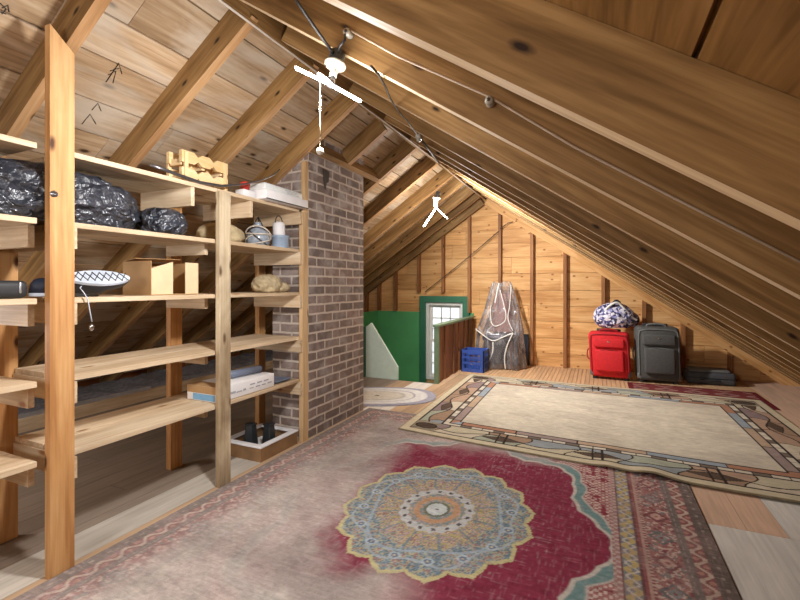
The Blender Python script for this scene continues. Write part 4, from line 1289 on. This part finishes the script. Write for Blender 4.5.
def oval_rug():
    n, m_ = 96, 30
    cx, cy, A, B, rot = -2.02, 3.80, 0.58, 0.36, math.radians(24)
    cx, cy = -1.985, 3.83
    mb = MB()
    vs, gs, fs, cols = [], [], [], []
    band = [((214, 206, 192), 0.0, 0.42), ((196, 190, 180), 0.42, 0.48), ((224, 220, 212), 0.48, 0.62), ((170, 166, 172), 0.62, 0.66), ((226, 224, 220), 0.66, 0.84), ((166, 164, 176), 0.84, 1.01)]
    for i in range(m_ + 1):
        f = i / m_
        for j in range(n):
            a = 2 * math.pi * j / n
            # stadium-like braided oval
            u = math.copysign(abs(math.cos(a)) ** 0.85, math.cos(a)) * (A - B + B * f if False else A * f)
            v = math.copysign(abs(math.sin(a)) ** 0.85, math.sin(a)) * B * f
            vs.append((cx + u * math.cos(rot) - v * math.sin(rot), cy + u * math.sin(rot) + v * math.cos(rot), 0.009 + 0.0015 * math.sin(f * 60)))
            col = [k for k in band if k[1] <= f < k[2]][0][0]
            h = 1 + random.uniform(-0.06, 0.06); s_ = srgb(*col)
            cols.append((s_[0] * h, s_[1] * h, s_[2] * h, 1))
    for i in range(m_):
        for j in range(n):
            fs.append((i * n + j, i * n + (j + 1) % n, (i + 1) * n + (j + 1) % n, (i + 1) * n + j)) if i else None
    fs.append(tuple(n + j for j in range(n)))
    low = [(v[0], v[1], 0.0008) for v in vs[m_ * n:]]
    k0 = len(vs); vs += low; cols += cols[m_ * n:m_ * n + n]
    for j in range(n): fs.append((m_ * n + j, m_ * n + (j + 1) % n, k0 + (j + 1) % n, k0 + j))
    mb.add(vs, [tuple(reversed(f)) for f in fs] if False else fs, smooth=True)
    mb.col = cols
    tag(mb.build('braided_rug', 'rug_pile', None, loc=(cx, cy, 0)), 'oval white and grey braided rug between the chimney and the stairwell', 'rug')
oval_rug()

# ------------------------------------------------------------------ far corner: crate, wrapped chair, luggage
cr = thing('milk_crate', 'blue plastic milk crate on the floor against the half wall', 'crate', (-1.44, 5.54, 0))
ax0, ax1, ay0, ay1, ch_ = -1.59, -1.295, 5.38, 5.65, 0.275
m = MB(); t = 0.012
def crate_side(o, u, L):
    u = Vector(u)
    w = Vector((-u.y, u.x, 0)) * t
    up = Vector((0, 0, 1)); o = Vector(o)
    for za, zb in ((0.0, 0.045), (0.10, 0.125), (0.175, 0.195), (0.235, ch_)):
        m.obox(o + up * (za + 0.001), u * L, w, up * (zb - za - 0.001))
    k = 9
    for i in range(k):
        ww = 0.03 if i in (0, k - 1) else 0.009
        p = (L - ww) * i / (k - 1)
        if i in (3, 4, 5): segs = ((0.045, 0.10), (0.125, 0.175))
        else: segs = ((0.045, 0.10), (0.125, 0.175), (0.195, 0.235))
        for za, zb in segs: m.obox(o + u * p + up * za, u * ww, w, up * (zb - za))
crate_side((ax0, ay0, 0), (1, 0, 0), ax1 - ax0); crate_side((ax1, ay0, 0), (0, 1, 0), ay1 - ay0)
crate_side((ax1, ay1, 0), (-1, 0, 0), ax1 - ax0); crate_side((ax0, ay1, 0), (0, -1, 0), ay1 - ay0)
m.build('side_wall', 'crate_blue', cr)
m = MB()
for i in range(9): m.box(ax0 + 0.015 + i * 0.031, ax0 + 0.03 + i * 0.031, ay0 + t, ay1 - t, 0.004, 0.012, 'y'); 
for i in range(9): m.box(ax0 + t, ax1 - t, ay0 + 0.015 + i * 0.031, ay0 + 0.027 + i * 0.031, 0.004, 0.011, 'x')
m.build('base_grid', 'crate_blue', cr)

# dark board leaning on the gable studs
m = MB(); m.obox((-1.46, 6.095, 0.005), (0.60, 0, 0), (0, 0.03, 0.425), (0, 0.018, -0.002))
solid('dark_panel', m, 'navy_board', 'dark navy flat panel leaning on the gable behind the wrapped chair', 'panel', (-1.16, 6.08, 0), bevel=0.002)

# chair under clear plastic
ccx, ccy = -1.20, 5.87
wc = thing('wrapped_chair', 'dark chair draped in clear plastic standing before the gable wall', 'chair', (ccx, ccy, 0))
m = MB(); m.rbox((ccx, ccy, 0.40), (0.40, 0.33, 0.07), 0.025, 3); m.build('seat', 'seat_dark', wc)
m = MB(); m.rbox((ccx, ccy + 0.13, 0.72), (0.30, 0.035, 0.54), 0.016, 3, taper=lambda p: Vector((p.x * (1 - 0.55 * (p.z + 0.27)), p.y + 0.09 * (p.z + 0.27), p.z))); m.build('backrest', 'chair_brown', wc)
for sx in (-1, 1):
    for sy in (-1, 1):
        m = MB(); m.tube([(ccx + sx * 0.16, ccy + sy * 0.13, 0.37), (ccx + sx * 0.175, ccy + sy * 0.14, 0.001)], [0.018, 0.013], 10); m.build('leg', 'chair_brown', wc)
def cover_pt(a, t):
    """t: 0 at floor, 1 at the peak"""
    z = 0.015 + 1.14 * t
    if z < 0.46:
        k = z / 0.46
        rx, ry, oy = 0.325 - 0.02 * k, 0.185, 0.0
        fold = 0.035 * (1 - k) * math.sin(a * 7 + 1.0)
    else:
        k = (z - 0.46) / 0.695
        e = k
        rx = 0.305 * (1 - e) + 0.115 * e; ry = 0.13 * (1 - k) ** 1.5 + 0.055; oy = 0.15 * min(1, k * 2.2)
        fold = 0.016 * math.sin(a * 9 + 4 * k)
    x = math.copysign(abs(math.cos(a)) ** 0.75, math.cos(a)) * (rx + fold); y = math.copysign(abs(math.sin(a)) ** 0.75, math.sin(a)) * (ry + fold)
    if t > 0.93: z -= 0.03 * abs(math.sin(a * 2.5)) * (t - 0.93) / 0.07
    return Vector((ccx + x, ccy + y + oy, z))
vs, fs = [], []
n, mm = 72, 46
for i in range(mm):
    for j in range(n): vs.append(cover_pt(2 * math.pi * j / n, i / (mm - 1)))
for i in range(mm - 1):
    for j in range(n): fs.append((i * n + j, i * n + (j + 1) % n, (i + 1) * n + (j + 1) % n, (i + 1) * n + j))
m = MB(); m.add(vs, fs, smooth=True); cv = m.build('plastic_cover', 'clear_plastic', wc)
def seam(pts, r=0.009):
    m = MB(); m.tube(pts, r, 8); m.build('plastic_fold', 'white_paint', cv)
def cp(px, py):
    """point on the camera side of the cover at a pixel"""
    Y = ccy - 0.2
    for _ in range(6):
        z = at(px, py, Y=Y).z
        if z < 0.46: Y = ccy - 0.195
        else:
            k = min(1.0, (z - 0.46) / 0.695)
            Y = ccy - (0.13 * (1 - k) ** 1.5 + 0.055) + 0.15 * min(1, k * 2.2) - 0.012
    return at(px, py, Y=Y)
def sp_(pts):
    out = [Vector(p) for p in pts]
    for _ in range(2):
        q = [out[0]]
        for a_, b_ in zip(out[:-1], out[1:]): q += [a_ * 0.75 + b_ * 0.25, a_ * 0.25 + b_ * 0.75]
        q.append(out[-1]); out = q
    return out
seam(sp_([cp(475.5, 329), cp(484, 336), cp(493, 342), cp(503, 337), cp(513, 333)]), 0.008)
seam(sp_([cp(493, 342), cp(493, 352), cp(489, 361)]), 0.009)
seam(sp_([cp(513, 333), cp(507, 345), cp(504, 358), cp(505.5, 369)]), 0.008)
seam(sp_([cp(491, 305), cp(490, 318), cp(493, 327), cp(501, 325), cp(507, 319), cp(504, 305), cp(500, 290)]), 0.006)
seam(sp_([cp(499, 283), cp(497, 292), cp(495, 303)]), 0.010)
seam(sp_([cp(511, 285), cp(510, 305), cp(507, 319), cp(513, 331)]), 0.005)

def wheel(mb, p, r=0.022):
    mb.lathe(Vector(p) + Vector((-0.011, 0, 0)), [(r * 0.6, 0), (r, 0.004), (r, 0.018), (r * 0.6, 0.022)], 16, axis=(1, 0, 0))

def suitcase(name, label, c, size, yaw, body, panel, trim, lean=0.0, guard=None):
    w, d, h = size
    root = thing(name, label, 'suitcase', (c[0], c[1], 0))
    ox, oy = c[0], c[1]
    T = lambda p: Vector((ox + p[0], oy + p[1], p[2]))
    lf = 0.030
    lt = lambda p: Vector((p.x + lean * (p.z), p.y + 0.03 * math.cos(p.x / w * 3.0) * (-1 if p.y < 0 else 0.2), p.z))
    m = MB(); m.rbox(T((0, 0, lf + h / 2)), (w, d, h), 0.045, 4, taper=lt); m.build('body', body, root)
    m = MB(); m.rbox(T((0, -0.001, lf + 0.05)), (w * 1.01, d * 1.04, 0.085), 0.03, 3, taper=lambda p: Vector((p.x - lean * h * 0.45, p.y, p.z))); m.build('base_guard', guard or trim, root)
    fx = lambda x, z: T((x + lean * (z - lf - h / 2), -d / 2 - 0.03 * math.cos(x / w * 3.0), z))
    # front pockets
    m = MB(); m.rbox(T((lean * (-0.15 * h), -d / 2 - 0.030, lf + h * 0.38)), (w * 0.70, 0.05, h * 0.48), 0.022, 3, taper=lambda p: Vector((p.x + lean * p.z, p.y, p.z))); pk = m.build('front_pocket', panel, root)
    m = MB(); m.tube(sp_([fx(-w * 0.33, lf + h * 0.17), fx(-w * 0.33, lf + h * 0.60), fx(0, lf + h * 0.63), fx(w * 0.33, lf + h * 0.60), fx(w * 0.33, lf + h * 0.17)]), 0.006, 6); 
    for v in range(len(m.v)): m.v[v] = (m.v[v][0], m.v[v][1] - 0.022, m.v[v][2])
    m.build('zipper', trim, pk)
    m = MB(); m.rbox(T((lean * 0.27 * h, -d / 2 - 0.026, lf + h * 0.77)), (w * 0.74, 0.036, h * 0.20), 0.016, 3, taper=lambda p: Vector((p.x + lean * p.z, p.y, p.z))); p2 = m.build('front_pocket', panel, root)
    m = MB(); m.rbox(T((lean * 0.27 * h, -d / 2 - 0.046, lf + h * 0.80)), (0.03, 0.004, 0.012), 0.0018, 2); m.build('badge', 'chrome', p2)
    # edge piping round the front
    m = MB(); pts = [fx(-w * 0.45, lf + 0.06), fx(-w * 0.455, lf + h * 0.88), fx(-w * 0.38, lf + h * 0.96), fx(w * 0.38, lf + h * 0.96), fx(w * 0.455, lf + h * 0.88), fx(w * 0.45, lf + 0.06)]
    m.tube(sp_(pts), 0.009, 6); m.build('piping', trim, root)
    # top carry handle and the telescopic handle stub
    zt = lf + h
    lx = lean * h / 2
    m = MB(); m.tube(sp_([T((lx - 0.10, -0.02, zt - 0.008)), T((lx - 0.085, -0.02, zt + 0.022)), T((lx, -0.02, zt + 0.03)), T((lx + 0.085, -0.02, zt + 0.022)), T((lx + 0.10, -0.02, zt - 0.008))]), 0.012, 8); m.build('handle', trim, root)
    m = MB(); m.rbox(T((lx, d * 0.32, zt + 0.012)), (0.26, 0.03, 0.03), 0.01, 3); m.build('pull_handle', 'luggage_black', root)
    # side handle
    m = MB(); m.tube(sp_([T((-w / 2 - 0.004 - lean * 0.1, -0.02, lf + h * 0.35)), T((-w / 2 - 0.026, -0.02, lf + h * 0.4)), T((-w / 2 - 0.026, -0.02, lf + h * 0.55)), T((-w / 2 - 0.004 + lean * 0.1, -0.02, lf + h * 0.6))]), 0.008, 6); m.build('side_handle', trim, root)
    for sx in (-1, 1):
        m = MB(); wheel(m, T((sx * (w / 2 - 0.04) - lean * h * 0.5, d / 2 - 0.04, 0.0232))); m.build('wheel', 'luggage_black', root)
        m = MB(); m.rbox(T((sx * (w / 2 - 0.05) - lean * h * 0.5, -d / 2 + 0.045, 0.0165)), (0.05, 0.04, 0.032), 0.008, 2); m.build('foot', 'luggage_black', root)
    root.rotation_euler = (0, 0, math.radians(yaw))
    return root
suitcase('suitcase', 'upright red fabric suitcase with two front pockets against the gable', (0.125, 5.70, 0), (0.43, 0.22, 0.52), -3, 'luggage_red', 'luggage_red', 'luggage_red_dark', lean=-0.05, guard='luggage_grey')
suitcase('suitcase', 'upright charcoal grey suitcase between the red one and the flat case', (0.607, 5.72, 0), (0.43, 0.24, 0.60), 4, 'luggage_charcoal', 'luggage_charcoal', 'luggage_grey', lean=-0.03)

db = thing('duffel_bag', 'blue and white patterned bag lying on top of the red suitcase', 'bag', (0.13, 5.83, 0.615))
m = MB(); m.blob((0.17, 5.80, 0.592 + 0.125), (0.20, 0.14, 0.155), sub=5, amp=0.09, freq=2.2, seed=4, flat=-0.78); m.blob((0.30, 5.945, 0.592 + 0.09), (0.14, 0.07, 0.10), sub=4, amp=0.10, freq=2.4, seed=8, flat=-0.8)
m.build('bag_body', 'bag_print', db)
m = MB(); m.tube(sp_([(0.070, 5.700, 0.790), (0.120, 5.670, 0.860), (0.200, 5.680, 0.905), (0.250, 5.710, 0.860), (0.350, 5.730, 0.730), (0.410, 5.760, 0.690)]), 0.013, 8); m.build('strap', 'white_paint', db)
m = MB(); m.tube(sp_([(0.150, 5.700, 0.850), (0.190, 5.710, 0.920), (0.230, 5.740, 0.890)]), 0.02, 8); m.build('handle', 'navy_plastic', db)

fcs = thing('flat_case', 'low flat grey soft case lying at the foot of the sloping roof', 'case', (1.13, 5.90, 0))
m = MB(); m.rbox((1.13, 5.90, 0.070), (0.46, 0.28, 0.136), 0.035, 4); m.build('body', 'case_grey', fcs)
m = MB(); m.rbox((1.12, 5.89, 0.148), (0.38, 0.22, 0.03), 0.014, 3); m.build('lid_panel', 'luggage_grey', fcs)
m = MB(); m.tube([(0.90, 5.765, 0.075), (1.0, 5.757, 0.075), (1.26, 5.757, 0.075), (1.36, 5.765, 0.075)], 0.004, 6); m.build('zipper', 'luggage_black', fcs)
m = MB(); m.tube(sp_([(1.04, 5.762, 0.05), (1.05, 5.735, 0.055), (1.20, 5.735, 0.055), (1.21, 5.762, 0.05)]), 0.009, 8); m.build('handle', 'luggage_black', fcs)
